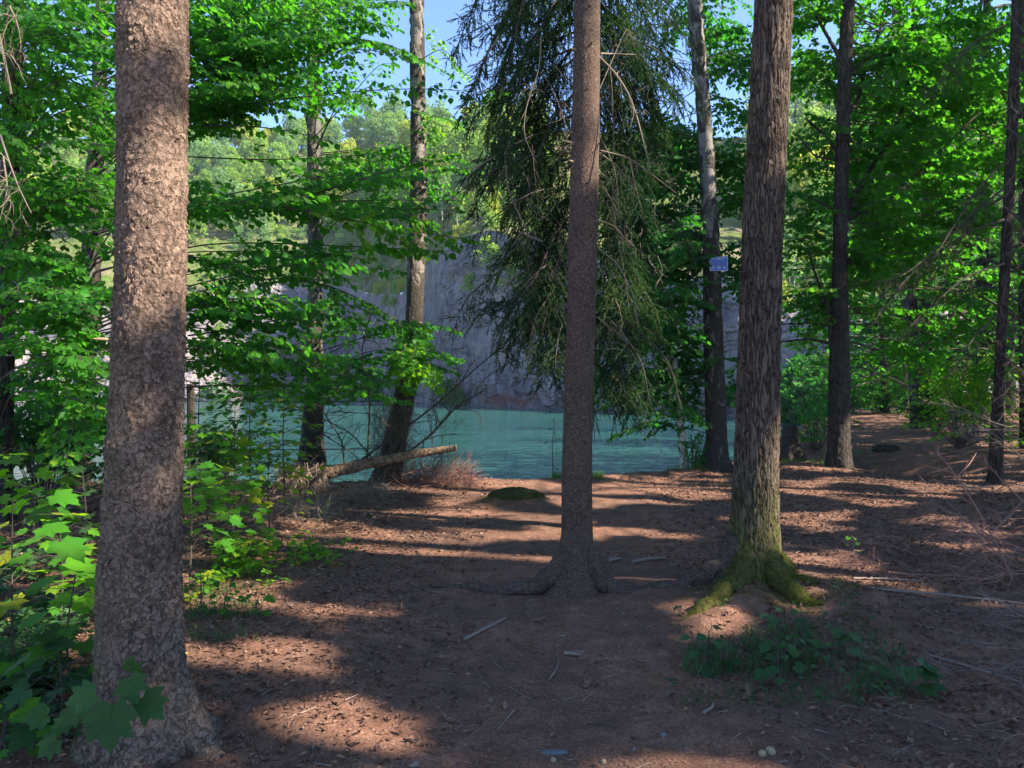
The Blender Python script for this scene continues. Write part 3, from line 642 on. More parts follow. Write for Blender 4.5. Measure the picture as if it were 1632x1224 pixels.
for pts, r in [([(1346, 345), (1362, 310), (1400, 255), (1435, 190), (1455, 110), (1455, 0), (1458, -60)], .055), ([(1340, 250), (1315, 215), (1285, 190)], .035), ([(1345, 190), (1368, 160), (1375, 120), (1400, 60), (1412, 0)], .04),
               ([(1338, 345), (1320, 330), (1300, 318)], .03), ([(1335, 255), (1300, 250), (1270, 215)], .02), ([(1348, 110), (1320, 60), (1294, 12)], .04), ([(1330, 520), (1290, 515), (1245, 517)], .02), ([(1328, 548), (1290, 540), (1240, 545)], .025),
               ([(1325, 560), (1320, 490), (1300, 440), (1290, 400)], .03), ([(1350, 120), (1420, 60), (1470, 40)], .02), ([(1350, 350), (1420, 320), (1500, 240), (1560, 180)], .03)]:
    C = curve([at(px, py, YR + .25 * k * (1 if pts[-1][0] > 1340 else -.3)) for k, (px, py) in enumerate(pts)], 26); g = Geo(); g.tube(C, np.linspace(r, r * .4, 26), 8); g.build('limb', MAT['bark_plain'], mt)
sn = thing('birch_snag', 'thin broken white birch stem by the water left of the sign birch', 'tree', base_at(1090, 13.1))
trunk('trunk', [(522, 1068, 1073), (560, 1069, 1076), (600, 1073, 1083), (650, 1078, 1089), (700, 1081, 1094), (745, 1083, 1100)], 13.1, MAT['birch_white'], sn, 20, .05)
st = thing('tree_stump', 'dark rotten stump behind the oak at the edge of the water', 'stump', base_at(1262, 15.8))
trunk('trunk', [(676, 1248, 1270), (690, 1246, 1273), (710, 1246, 1276), (735, 1242, 1282)], 15.8, MAT['stump'], st, 26, .03, None, (.15, .5), 3)
g = Geo(); P = at(1259, 679, 15.8)
for k in range(9): a = k * .7; g.tube([P + [.11 * math.cos(a), .11 * math.sin(a), -.12], P + [.12 * math.cos(a), .12 * math.sin(a), R(0, .12)]], [.04, .008], 5)
g.build('splinter', MAT['stump'], st)
def side_trunk(name, label, prof, Y, mat, lean=0):
    t = thing(name, label, 'tree', base_at((prof[-1][1] + prof[-1][2]) / 2, Y)); c, r = trunk('trunk', prof, Y, mat, t, 30, .06, 15, (.15, .4), int(R(1, 9)), lean); return t, c, r
t20, c20, r20 = side_trunk('beech_tree', 'dim trunk at the far left edge behind the foliage', [(-60, 5, 38), (0, 6, 36), (200, 5, 32), (400, -2, 26), (600, -10, 20), (760, -18, 18)], 8.6, MAT['bark_plain'])
t150, c150, r150 = side_trunk('beech_tree', 'grey trunk half hidden in leaves just left of the big spruce', [(250, 140, 164), (450, 130, 158), (600, 120, 150), (760, 105, 140)], 11.0, MAT['bark_patchy'])
t1465, c1465, r1465 = side_trunk('birch_tree', 'leaning trunk standing beyond the path in the shade at the right', [(-60, 1420, 1436), (300, 1432, 1450), (500, 1442, 1462), (620, 1450, 1474), (715, 1453, 1480)], 20.5, MAT['bark_patchy'])
t1590, c1590, r1590 = side_trunk('spruce_tree', 'dead-twigged spruce trunk near the right edge of the view', [(-60, 1616, 1631), (200, 1606, 1621), (400, 1596, 1611), (600, 1585, 1600), (745, 1576, 1597)], 11.5, MAT['bark_plain'])

# ---------------------------------------------------------------- sign on the birch
P = at(1145.5, 420.5, YG - .19); sg = thing('blue_sign', 'small blue rectangular sign with white writing and three pictograms on the birch', 'sign', P)
g = Geo(); g.box(P, .305, .006, .238); g.build('board', MAT['sign_blue'], sg)
g = Geo(); fy = P[1] - .005
for dx, dz, sx, sz in [(0, .108, .29, .005), (0, -.108, .29, .005), (-.143, 0, .005, .211), (.143, 0, .005, .211)]: g.box(P + [dx, -.0045, dz], sx, .003, sz)
g.build('border', MAT['sign_white'], sg)
g = Geo()     # a line of two words, too small to read
x_ = -.122
for n_, wd in enumerate((5, 9)):
    for k in range(wd):
        hgt = .018; sh = (k * 7 + n_) % 4
        g.box(P + [x_, -.0045, .082], .0035, .003, hgt)
        if sh != 1: g.box(P + [x_ + .005, -.0045, .082 + hgt / 2 - .0018], .006, .003, .0036)
        if sh != 2: g.box(P + [x_ + .005, -.0045, .082 - (hgt / 2 - .0018) * (sh > 0)], .006, .003, .0034)
        if sh in (0, 3): g.box(P + [x_ + .0095, -.0045, .082], .0033, .003, hgt)
        x_ += .0155
    x_ += .014
g.build('lettering', MAT['sign_white'], sg)
for cx, kind in ((-.09, 0), (0, 1), (.09, 2)):
    g = Geo(); n = 20 if kind < 2 else 4
    ring = [P + [cx + .026 * math.cos(2 * math.pi * k / n), -.005, -.062 + .026 * math.sin(2 * math.pi * k / n)] for k in range(n + 1)]
    g.tube(ring, .0032, 5, False)
    if kind == 0: g.tube([P + [cx - .017, -.005, -.045], P + [cx + .017, -.005, -.079]], .003, 5); g.box(P + [cx + .004, -.0045, -.068], .024, .003, .006)
    if kind == 1: g.box(P + [cx, -.0045, -.066], .02, .003, .014); g.box(P + [cx, -.0045, -.052], .008, .003, .008)
    if kind == 2: g.box(P + [cx, -.0045, -.06], .01, .003, .022)
    g.build('pictogram', MAT['sign_white'], sg)
for dz in (.095, -.095):
    g = Geo(); g.tube([P + [-.04, -.012, dz * 1.05], P + [-.04, .05, dz * 1.05]], [.006, .003], 8); g.build('screw', MAT['stone'], sg)

# ---------------------------------------------------------------- wire fence along the bank
fn = thing('wire_fence', 'old two-strand wire fence on wooden posts behind the left bushes', 'fence', base_at(305, 11.6))
for py in (640, 716):
    g = Geo(); g.tube(curve([at(-500, py, 11.9), at(60, py + 2, 11.6), at(305, py - 1, 11.6), at(420, py + 1, 11.7), at(620, py - 1, 11.9)], 30), .008, 5); g.build('wire', MAT['wire'], fn)
for px in (306, 76, -300):
    g = Geo(); A = at(px, 790, 11.6); g.tube([A, at(px - 2, 612, 11.6)], [.07, .055], 10, True, .06); g.build('post', MAT['stump'], fn)

# ---------------------------------------------------------------- fallen log with root plate and bare boughs
YF = 10.7
fl = thing('fallen_log', 'fallen spruce log propped across the leaning birch with its sawn end over the water', 'log', base_at(540, YF))
C = curve([at(455, 775, YF + .1), at(520, 754, YF), at(590, 738, YF - .05), at(660, 724, YF - .1), at(727, 714, YF - .15)], 50)
g = Geo(); g.tube(C, np.linspace(.115, .050, 50) * (1 + .05 * np.sin(np.arange(50))), 18, False, .04); g.build('stem', MAT['log'], fl, True)
g = Geo(); g.tube([C[-1] - (C[-1] - C[-2]) * .1, C[-1] + (C[-1] - C[-2]) * .12], [.052, .050], 18); g.build('sawn_end', MAT['cut'], fl)
g = Geo()
for k in range(900):   # root plate fibres hanging at the left end
    a = at(R(445, 520), R(735, 775), YF + R(-.3, .3)); d = norm(np.array([R(-.5, .5), R(-.4, .1), -1])); pts_ = [a]
    for _ in range(4): d = norm(d + rng.normal(size=3) * .3); pts_.append(pts_[-1] + d * R(.05, .14))
    pts_ = np.array(pts_); pts_[:, 2] = np.maximum(pts_[:, 2], gh(pts_[:, 0], pts_[:, 1]) + .01); g.sticks(pts_[:-1], pts_[1:], .004, .002, R(0, 1))
g.build('root_plate', MAT['rootlet'], fl)
for pts_, r in [([(560, 745), (620, 700), (690, 650), (760, 585), (810, 545)], .02), ([(640, 730), (690, 690), (730, 645), (775, 620)], .02), ([(550, 748), (545, 700), (510, 650), (545, 610)], .014), ([(600, 738), (560, 690), (470, 645)], .012),
                ([(610, 735), (640, 700), (600, 660), (530, 655)], .012), ([(690, 718), (688, 690), (680, 660)], .010), ([(580, 742), (560, 720), (510, 690), (500, 660)], .010), ([(705, 718), (704, 735)], .008), ([(500, 760), (520, 785), (540, 800)], .012),
                ([(585, 740), (590, 640), (575, 560), (590, 500)], .014)]:
    px_branch(fl, 'bare_bough', MAT['twig'], pts_, r, YF - .05, 12, 2, .75, .05, R(-.5, .6))

def twig_heap(name, label, cat, px0, px1, py0, py1, Y, n, mat, L=.35, dirb=(0, 0, -1), spread=.5, r=.0025, loc=None, group=None, wig=.25):
    t = thing(name, label, cat, loc or base_at((px0 + px1) / 2, Y if not isinstance(Y, tuple) else Y[0]), group); g = Geo()
    for k in range(n):
        Yk = Y if not isinstance(Y, tuple) else R(*Y); a = at(R(px0, px1), R(py0, py1), Yk); d = norm(np.array(dirb, float) + spread * rng.normal(size=3)); P_ = [a]
        for _ in range(4): d = norm(d + rng.normal(size=3) * wig); P_.append(P_[-1] + d * L / 4 * R(.6, 1.3))
        P_ = np.array(P_); P_[:, 2] = np.maximum(P_[:, 2], gh(P_[:, 0], P_[:, 1]) + .004); g.sticks(P_[:-1], P_[1:], r, r * .6, R(0, 1))
    g.build('twigs', mat, t); return t
twig_heap('dead_bough', 'tangle of dead spruce twigs hanging round the leaning birch', 'branch', 595, 660, 640, 730, (YL - .35, YL + .1), 900, MAT['dead_twig'], .3, (-.3, 0, -1), .7)
twig_heap('dead_bough', 'brush of brown twigs fanning to the ground below the leaning birch', 'branch', 555, 620, 770, 812, (10.2, 10.9), 1300, MAT['rootlet'], .42, (-.1, -.3, -.8), .6)
twig_heap('dead_bough', 'pale sunlit brush of dead twigs at the water edge beside the log', 'branch', 630, 750, 745, 795, (11.0, 11.6), 1300, MAT['red_twig'], .35, (.2, 0, .5), .8)
twig_heap('dead_bough', 'brown dead spruce spray hanging over the water left of the middle spruce', 'branch', 772, 838, 632, 640, (9.8, 10.0), 110, MAT['red_twig'], .22, (.8, 0, -.2), .5)
twig_heap('brushwood_pile', 'low pile of dead reddish spruce twigs under the left bushes', 'brushwood', 330, 520, 800, 860, (8.6, 10.6), 2400, MAT['rootlet'], .3, (.4, 0, -.2), .8)
# ---------------------------------------------------------------- foliage builders
UP = np.array([0, 0, 1.0])
def twig_leaves(GL, GB, P, D, Ln, leaf, tmpl, up, droop, tone, jit=.35):
    """P, D: starts and directions of twigs; leaves set alternately along each"""
    n = len(P)
    if n == 0: return
    K = int(max(3, math.ceil(Ln.max() / (leaf * .52)))); s_ = (np.arange(K)[None] + R(.3, .9, (n, K))) * leaf * .52
    ok = s_ < Ln[:, None]; upv = norm(up + jit * .4 * rng.normal(size=(n, 3)))
    pos = P[:, None] + D[:, None] * s_[..., None] - UP * droop * (s_ ** 2)[..., None]
    side = norm(np.cross(D, upv)); sg_ = np.where(np.arange(K) % 2, 1, -1)[None, :, None]; an = R(.5, 1.1, (n, K, 1))
    dl = D[:, None] * np.cos(an) + side[:, None] * sg_ * np.sin(an) - UP * R(.1, .95, (n, K, 1))
    nl = upv[:, None] + 1.5 * jit * rng.normal(size=(n, K, 3))
    tn = np.clip(tone + R(-.25, .25, (n, K)) + R(-.25, .25, (n, 1)) + .35 * (R(0, 1, (n, K)) > .985), 0, 1)
    GL.cards(tmpl, pos[ok], dl[ok], nl[ok], leaf * R(.5, 1.3, int(ok.sum())), tn[ok])
    e = P + D * Ln[:, None] * .5 - UP * (droop * (Ln * .5) ** 2)[:, None]; f = P + D * Ln[:, None] - UP * (droop * Ln ** 2)[:, None]
    GB.sticks(P, e, .0022, .0016); GB.sticks(e, f, .0016, .0008)
def spray(GL, GB, C, reach, leaf, tmpl=BEECH, step=.10, roll=0.0, droop=.25, start=0.0, tone=.45, sub=True, r=None):
    seg = np.linalg.norm(np.diff(C, axis=0), axis=1); cum = np.concatenate([[0], np.cumsum(seg)]); Lt = cum[-1]
    s0 = Lt * start; m_ = int((Lt - s0) / step)
    if m_ < 2: return
    s_ = s0 + (np.arange(m_) + R(.2, .8, m_)) / m_ * (Lt - s0); P = np.stack([np.interp(s_, cum, C[:, k]) for k in range(3)], 1)
    Tn = norm(np.stack([np.interp(s_, cum, np.gradient(C, axis=0)[:, k]) for k in range(3)], 1))
    t = (s_ - s0) / (Lt - s0); sd = norm(np.cross(Tn, UP)); up = norm(np.cross(sd, Tn)); ca, sa = math.cos(roll), math.sin(roll)
    sd, up = sd * ca + up * sa, up * ca - sd * sa; sgn = np.where(np.arange(m_) % 2, 1, -1)[:, None]
    D = norm(sd * sgn * .8 + Tn * (.55 + .5 * t[:, None]) + .18 * rng.normal(size=(m_, 3)))
    Ln = reach * (.35 + .75 * np.sin(np.pi * np.clip(t * .8 + .2, 0, 1))) * R(.6, 1.1, m_)
    twig_leaves(GL, GB, P, D, Ln, leaf, tmpl, up, droop, tone)
    if sub:
        for k in np.nonzero(Ln > leaf * 5)[0]:
            n2 = int(Ln[k] / (leaf * 1.7)); q = np.linspace(.25, .9, n2) * Ln[k]
            P2 = P[k] + D[k] * q[:, None] - UP * (droop * q ** 2)[:, None]; s2 = norm(np.cross(D[k], up[k]))
            D2 = norm(s2 * np.where(np.arange(n2) % 2, 1, -1)[:, None] * .8 + D[k] * .6 + .15 * rng.normal(size=(n2, 3)))
            twig_leaves(GL, GB, P2, D2, (Ln[k] - q) * R(.3, .6, n2) + leaf, leaf, tmpl, up[k], droop, tone)
    D = norm(Tn[-1:]); twig_leaves(GL, GB, C[-1:], D, np.array([reach * .4]), leaf, tmpl, UP, droop, tone)
class Crown:
    def __init__(s, tree, leafmat, barkmat, name='crown'): s.t = tree; s.L = Geo(); s.B = Geo(); s.lm = leafmat; s.bm = barkmat; s.name = name
    def bough(s, pts, reach, leaf=.07, start=.15, r=.012, **kw):
        """pts: (px, py, Y)"""
        C = curve([at(*p) for p in pts], 20); s.B.tube(C, np.linspace(r * .75, .003, 20), 5, False); spray(s.L, s.B, C, reach, leaf, start=start, **kw)
    def fill(s, anchor, n, box, Yr, reach, leaf=.07, start=.55, r=.010, sag=.12, **kw):
        """limbs from the trunk (anchor: z -> point) to random places of a region"""
        for _ in range(n):
            tgt = at(R(box[0], box[1]), R(box[2], box[3]), R(*Yr)); z0 = max(.6, tgt[2] + R(-.5, .35)); a = anchor(z0)
            mid = (a + tgt) / 2 + [R(-.2, .2), R(-.2, .2), R(.05, .3)]; end = tgt - [0, 0, sag]
            C = curve([a, mid, tgt, end + (tgt - mid) * [.35, .35, .0]], 16); L_ = np.linalg.norm(tgt - a)
            s.B.tube(C, np.linspace(min(r * (.7 + L_ * .12), .02), .002, 16), 5, False)
            st = max(0.05, min(start, 1 - 1.5 / max(L_, .1))) if L_ > 1.5 else .1
            spray(s.L, s.B, C, reach * R(.7, 1.2), leaf, start=st, roll=R(-.55, .55), tone=R(.25, .65), **kw)
    def done(s): s.L.build(s.name, MAT[s.lm], s.t); s.B.build('branches', MAT[s.bm], s.t)

# -------- left: trees whose leaves fill the upper left
k150 = Crown(t150, 'beech_leaf', 'twig')
k150.bough([(150, 345, 10.6), (330, 338, 8.4), (450, 330, 7.8), (520, 302, 7.7), (600, 278, 7.8), (660, 262, 8.0), (710, 250, 8.2)], .42, .068, .22, .024, tone=.4, step=.09)
k150.bough([(450, 330, 7.8), (560, 342, 7.6), (650, 338, 7.6), (715, 385, 7.5)], .42, .068, .05, .011, tone=.6, step=.08)
k150.bough([(450, 330, 7.8), (540, 345, 7.4), (600, 360, 7.3), (680, 372, 7.2), (735, 380, 7.2)], .40, .066, .2, .010, tone=.85, step=.08, roll=.4)
k150.bough([(150, 200, 10.6), (305, 200, 8.2), (400, 200, 7.9), (480, 212, 7.7), (530, 228, 7.7)], .24, .066, .3, .016, tone=.3, roll=.25)
k150.bough([(160, 190, 10.6), (320, 175, 8.4), (420, 162, 8.2), (560, 145, 8.0), (680, 140, 8.0), (800, 150, 8.1)], .36, .068, .22, .016, tone=.3, roll=.2, step=.09)
k150.bough([(160, 90, 10.6), (330, 120, 8.6), (470, 100, 8.3), (560, 75, 8.2), (640, 88, 8.2)], .34, .068, .25, .016, tone=.35, roll=-.3)
k150.bough([(160, 430, 10.6), (300, 400, 8.2), (400, 440, 7.6), (440, 475, 7.4), (490, 520, 7.3)], .34, .066, .3, .014, tone=.4)
k150.bough([(300, 535, 8.2), (400, 520, 7.8), (480, 500, 7.6), (560, 480, 7.6), (620, 520, 7.6)], .32, .066, .1, .014, tone=.45)
k150.bough([(300, 470, 8.6), (420, 440, 8.3), (520, 450, 8.2), (600, 490, 8.2), (680, 540, 8.1), (712, 575, 8.1)], .36, .066, .3, .012, tone=.4)
k150.bough([(300, 250, 9), (420, 255, 8.3), (560, 250, 8.2), (640, 235, 8.2)], .3, .066, .3, .012, tone=.55)
k150.fill(c150, 44, (300, 480, -20, 200), (7.6, 9.5), .42, .074)
k150.fill(c150, 16, (300, 690, 260, 420), (7.2, 9), .36, .080)
k150.fill(c150, 18, (300, 540, 400, 620), (7.0, 9), .34, .074)
k150.fill(c150, 24, (40, 185, 430, 700), (6.8, 10), .34, .070)
k150.done()
k20 = Crown(t20, 'beech_leaf', 'twig')
k20.fill(c20, 46, (-30, 195, -20, 300), (6.2, 8.6), .40, .066)
k20.fill(c20, 34, (-20, 190, 280, 600), (6.0, 8.6), .38, .068)
k20.fill(c20, 6, (110, 190, 560, 700), (5.8, 7.5), .28, .07)
k20.done()
kt = Crown(tb, 'beech_leaf', 'twig')
kt.bough([(500, 95, 12.3), (560, 60, 11.5), (620, 70, 11), (700, 110, 10.6)], .5, .075, .15, .02, tone=.4)
kt.fill(tc_, 16, (400, 640, -20, 110), (10.5, 12), .45, .08)
kt.fill(tc_, 9, (420, 640, 90, 170), (9.5, 12), .3, .08)
kt.fill(tc_, 14, (530, 720, 230, 330), (10, 12), .34, .072)
kt.fill(tc_, 16, (520, 700, 480, 640), (10, 11.8), .36, .07)
kt.fill(tc_, 5, (320, 470, 600, 700), (10.5, 11.9), .35, .07)
kt.done()
kl = Crown(lb, 'maple_leaf', 'twig')
kl.fill(lc_, 10, (630, 700, 545, 610), (9.8, 10.6), .28, .085, tmpl=MAPLE_LO)
kl.fill(lc_, 4, (655, 740, 90, 240), (10.6, 11.3), .3, .07)
kl.done()

# -------- centre and right
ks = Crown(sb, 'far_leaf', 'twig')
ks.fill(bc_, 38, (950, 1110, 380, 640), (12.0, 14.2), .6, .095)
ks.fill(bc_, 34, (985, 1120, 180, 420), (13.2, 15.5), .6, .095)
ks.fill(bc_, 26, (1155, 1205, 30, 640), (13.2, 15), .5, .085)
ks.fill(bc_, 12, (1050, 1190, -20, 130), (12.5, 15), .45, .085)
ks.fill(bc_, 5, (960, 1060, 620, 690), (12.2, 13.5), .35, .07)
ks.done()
km = Crown(mt, 'beech_leaf', 'twig')
km.fill(mc_, 24, (1245, 1345, -10, 340), (12.4, 15), .55, .085)
km.fill(mc_, 20, (1240, 1330, 330, 540), (12.4, 14), .45, .08)
km.fill(mc_, 18, (1480, 1640, 100, 600), (13, 17), .6, .10)
km.fill(mc_, 64, (1345, 1600, -10, 440), (12.2, 15.5), .65, .10)
km.fill(mc_, 14, (1350, 1500, 420, 600), (12.5, 16), .5, .09)
km.bough([(1340, 480, 12.4), (1315, 462, 12), (1290, 458, 11.6), (1270, 462, 11.4)], .3, .08, .2, .01, tone=.95)  # brightest tone paints sunlight into the leaf colour of this spray
km.done()

def broad_tree(name, label, group, H=13, rad=4.2, z0=1.2, nl=54, leaf=.12, mat='far_leaf', reach=.75, tone0=.25):
    t = thing(name, label, 'tree', (0, 0, 0), group); L, B, T_ = Geo(), Geo(), Geo()
    T_.tube(curve([[0, 0, -.4], [R(-.1, .1), R(-.1, .1), H * .4], [R(-.3, .3), R(-.3, .3), H]], 20), np.linspace(.17, .03, 20), 12, True, .03)
    for k in range(nl):
        f = (k + R(0, 1)) / nl; z = z0 + (H - z0) * f; a = k * 2.4 + R(-.4, .4); l_ = rad * (1 - .75 * max(0, f - .35) / .65) * R(.65, 1.05)
        d = np.array([math.cos(a), math.sin(a), 0]); P = [np.array([0, 0, z]), d * l_ * .5 + [0, 0, z + .22 * l_], d * l_ + [0, 0, z + .22 * l_ - .05]]
        C = curve(P, 12); B.tube(C, np.linspace(.04, .008, 12), 4, False); spray(L, B, C, reach, leaf, SIMPLE, .22, R(-.4, .4), .15, .25, R(tone0, tone0 + .4), True)
    T_.build('trunk', MAT['bark_plain'], t); B.build('branches', MAT['twig'], t); L.build('crown', MAT[mat], t); return t
gb = 'shaded broadleaf trees behind the path at the right'
LB_ = 'leafy tree crowding the dim wood behind the path at the right'
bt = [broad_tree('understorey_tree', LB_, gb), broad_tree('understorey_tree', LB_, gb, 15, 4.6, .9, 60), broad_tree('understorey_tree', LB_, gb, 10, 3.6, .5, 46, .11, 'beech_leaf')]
spots = [(1640, 16, 0), (1560, 19, 1), (1480, 22, 2), (1700, 20, 1), (1410, 27, 0), (1520, 27, 1), (1610, 25, 0), (1440, 34, 1), (1560, 35, 0), (1670, 30, 1), (1390, 44, 0), (1480, 44, 1), (1590, 48, 1), (1700, 42, 0), (1830, 18, 0), (1850, 28, 1), (1345, 55, 1)]
for n_, (px, Yd, k) in enumerate(spots):
    o = bt[k] if k is not None and not any(q_[2] == k for q_ in spots[:n_]) else copy_tree(bt[k])
    x = (px - HX) / F * Yd; o.location = (x, Yd, float(gh(x, Yd)) - .05 if Yd < 40 else -.4); o.rotation_euler = (0, 0, R(0, 6.28)); s_ = R(.9, 1.15); o.scale = (s_,) * 3
# bushes at the water along the right and left banks
def bush(name, label, px, Yd, h, rad, n, leaf, mat, tmpl=SIMPLE, z=None, tone=.5, group=None):
    x = (px - HX) / F * Yd; zb = float(gh(x, Yd)) if z is None else z
    t = thing(name, label, 'bush', (x, Yd, zb), group); L, B = Geo(), Geo()
    for k in range(n):
        a = R(0, 6.28); f = R(.15, 1); d = np.array([math.cos(a), math.sin(a), 0]) * rad * R(.3, 1) * (1 - .4 * f)
        p0 = np.array([x, Yd, zb]); p2 = p0 + d + [0, 0, h * f]; C = curve([p0 + d * .1, p0 + d * .5 + [0, 0, h * f * .7], p2, p2 + d * .3 - [0, 0, .05]], 10)
        B.tube(C, np.linspace(.008, .003, 10), 4, False); spray(L, B, C, leaf * 4, leaf, tmpl, leaf * 1.3, R(-.6, .6), .3, .35, np.clip(tone + R(-.25, .25), 0, 1), False)
    B.build('stems', MAT['twig'], t); L.build('leaves', MAT[mat], t); return t
bush('bank_bush', 'low dark bush at the water right of the stump', 1300, 17.2, 1.2, 1.0, 26, .08, 'far_leaf')
bush('bank_bush', 'bushy green growth lit from above beyond the path at the right', 1530, 16.5, 2.1, 1.5, 60, .10, 'maple_leaf', tone=.6)
bush('bank_bush', 'dark evergreen-looking bush beside the leaning trunk at the right', 1492, 19.5, 1.6, .8, 60, .07, 'spruce')
bush('bank_bush', 'low leafy bush at the foot of the thin broken birch', 1062, 12.9, .5, .45, 26, .06, 'far_leaf')
bush('bank_bush', 'small leafy shoots beside the foot of the sign birch', 1106, 12.9, .55, .3, 16, .06, 'far_leaf')
bush('bank_bush', 'dense bush in front of the wire fence left of the big spruce', 70, 9.5, 1.7, 1.3, 46, .09, 'far_leaf')
bush('bank_bush', 'leafy bush at the far left edge before the water', -90, 8.5, 2.0, 1.3, 46, .09, 'far_leaf')
bush('bank_bush', 'bush with small dark leaves right behind the big spruce', 345, 10.6, .95, .9, 40, .075, 'beech_leaf')
for px in (1400, 1440, 1350): bush('bank_bush', 'dim bush at the far end of the path by the water', px, 24 + px * .002, 1.3, 1.6, 34, .10, 'far_leaf', group='bushes at the far end of the path')

# saplings
def sapling(name, label, px, py, h, n, leaf, mat='maple_leaf', tmpl=MAPLE, tone=.5, spreadr=.28, lean=(0, 0), tiers=None, Yd=None, z0=.3, tilt=.35):
    if Yd is None: Yd = F * EYE / (py - HY)
    x = (px - HX) / F * Yd; zb = float(gh(x, Yd)); p0 = np.array([x, Yd, zb])
    t = thing(name, label, 'sapling', p0); L, B = Geo(), Geo()
    top = p0 + [lean[0], lean[1], h]; C = curve([p0 - [0, 0, .03], (p0 + top) / 2 + [R(-.04, .04), R(-.04, .04), 0], top], 14); B.tube(C, np.linspace(.006 + h * .003, .0025, 14), 6, False)
    for k in range(n):
        f = z0 + (1 - z0) * (k + R(0, 1)) / n; q = C[min(12, int(f * 13))]; a = k * 2.4 + R(-.5, .5); e = spreadr * R(.4, 1.1) * (1.15 - .5 * f)
        d = np.array([math.cos(a), math.sin(a), R(.1, .6)]); tip = q + norm(d) * e - [0, 0, e * .15]; mid = (q + tip) / 2 + [0, 0, .03]
        B.sticks([q, mid], [mid, tip], .002, .0012)
        dl = norm(np.array([math.cos(a), math.sin(a), R(-.6, .0)])); L.cards(tmpl, [tip], [dl], [np.array([R(-tilt, tilt), R(-tilt, tilt) - .25, 1])], leaf * R(.6, 1.15), np.clip([tone + R(-.3, .3)], 0, 1))
    B.build('stem', MAT['twig'], t); L.build('leaves', MAT[mat], t, True); return t
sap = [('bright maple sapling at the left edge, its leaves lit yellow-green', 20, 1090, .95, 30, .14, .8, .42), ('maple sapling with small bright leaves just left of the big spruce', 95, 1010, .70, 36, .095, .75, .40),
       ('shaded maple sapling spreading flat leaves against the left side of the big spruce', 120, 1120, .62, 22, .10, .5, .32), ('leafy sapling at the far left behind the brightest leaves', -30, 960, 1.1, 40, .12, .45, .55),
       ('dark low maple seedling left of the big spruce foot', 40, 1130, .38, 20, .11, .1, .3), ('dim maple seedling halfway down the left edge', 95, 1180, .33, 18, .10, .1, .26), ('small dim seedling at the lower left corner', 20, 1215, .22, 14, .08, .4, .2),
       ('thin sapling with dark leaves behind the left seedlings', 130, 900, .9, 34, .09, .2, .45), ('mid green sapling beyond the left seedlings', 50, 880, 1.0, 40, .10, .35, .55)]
for lb2, px, py, h, n, lf, tone, sp_ in sap: sapling('maple_sapling', lb2, px, py, h, n, lf, tone=tone, spreadr=sp_, mat='maple_leaf' if tone > .3 else 'cover_leaf')  # lit maples get brighter leaf colours, shaded ones darker: light put into colour
# the hand-like maple leaves before the big spruce
ms = thing('maple_seedling', 'maple seedling with large hand-shaped leaves hanging before the foot of the big spruce', 'sapling', base_at(150, 2.85))
Vn = Geo(); L, B = Geo(), Geo(); c0 = at(185, 1140, 2.72); rt = np.array(ms.location) ; B.tube(curve([rt, (rt + c0) / 2 + [.03, 0, .05], c0], 12), .004, 6)
for px, py, dx, dz, sz, Yl in [(205, 1082, .35, -.45, .075, 2.72), (178, 1125, .1, -.9, .115, 2.66), (150, 1105, -.8, -.2, .07, 2.7), (128, 1125, -.5, -.6, .062, 2.75), (110, 1150, -.9, -.35, .05, 2.8), (228, 1112, .75, -.5, .085, 2.74), (196, 1105, .5, .3, .05, 2.8), (165, 1140, -.6, -.75, .07, 2.8), (212, 1070, .1, .9, .05, 2.8), (90, 1178, -.6, -.6, .06, 2.7), (75, 1140, -.9, -.1, .06, 2.8)]:
    p = at(px, py, Yl); B.sticks([c0], [p], .0015, .001); L.cards(MAPLE, [p], [[dx, -.35, dz]], [[.1 * dx, -1, .45]], sz * 1.15, [R(.2, .5)])
    D_ = norm(np.array([dx, -.35, dz])); X_ = norm(np.cross(D_, [.1 * dx, -1, .45])); Z_ = np.cross(X_, D_)
    for vx, vy in [(0, .95), (.56, .70), (-.56, .70), (.64, .27), (-.64, .27)]: Vn.sticks([p + Z_ * .001], [p + sz * 1.12 * (vx * X_ + vy * D_ + (.035 * abs(vx) - .05 * vy) * Z_) + Z_ * .0012], .0009, .0004)
L.build('leaves', MAT['cover_leaf'], ms, True); B.build('stem', MAT['twig'], ms); Vn.build('veins', MAT['grass'], ms)  # darker ground-plant colour stands in for the shade on these leaves
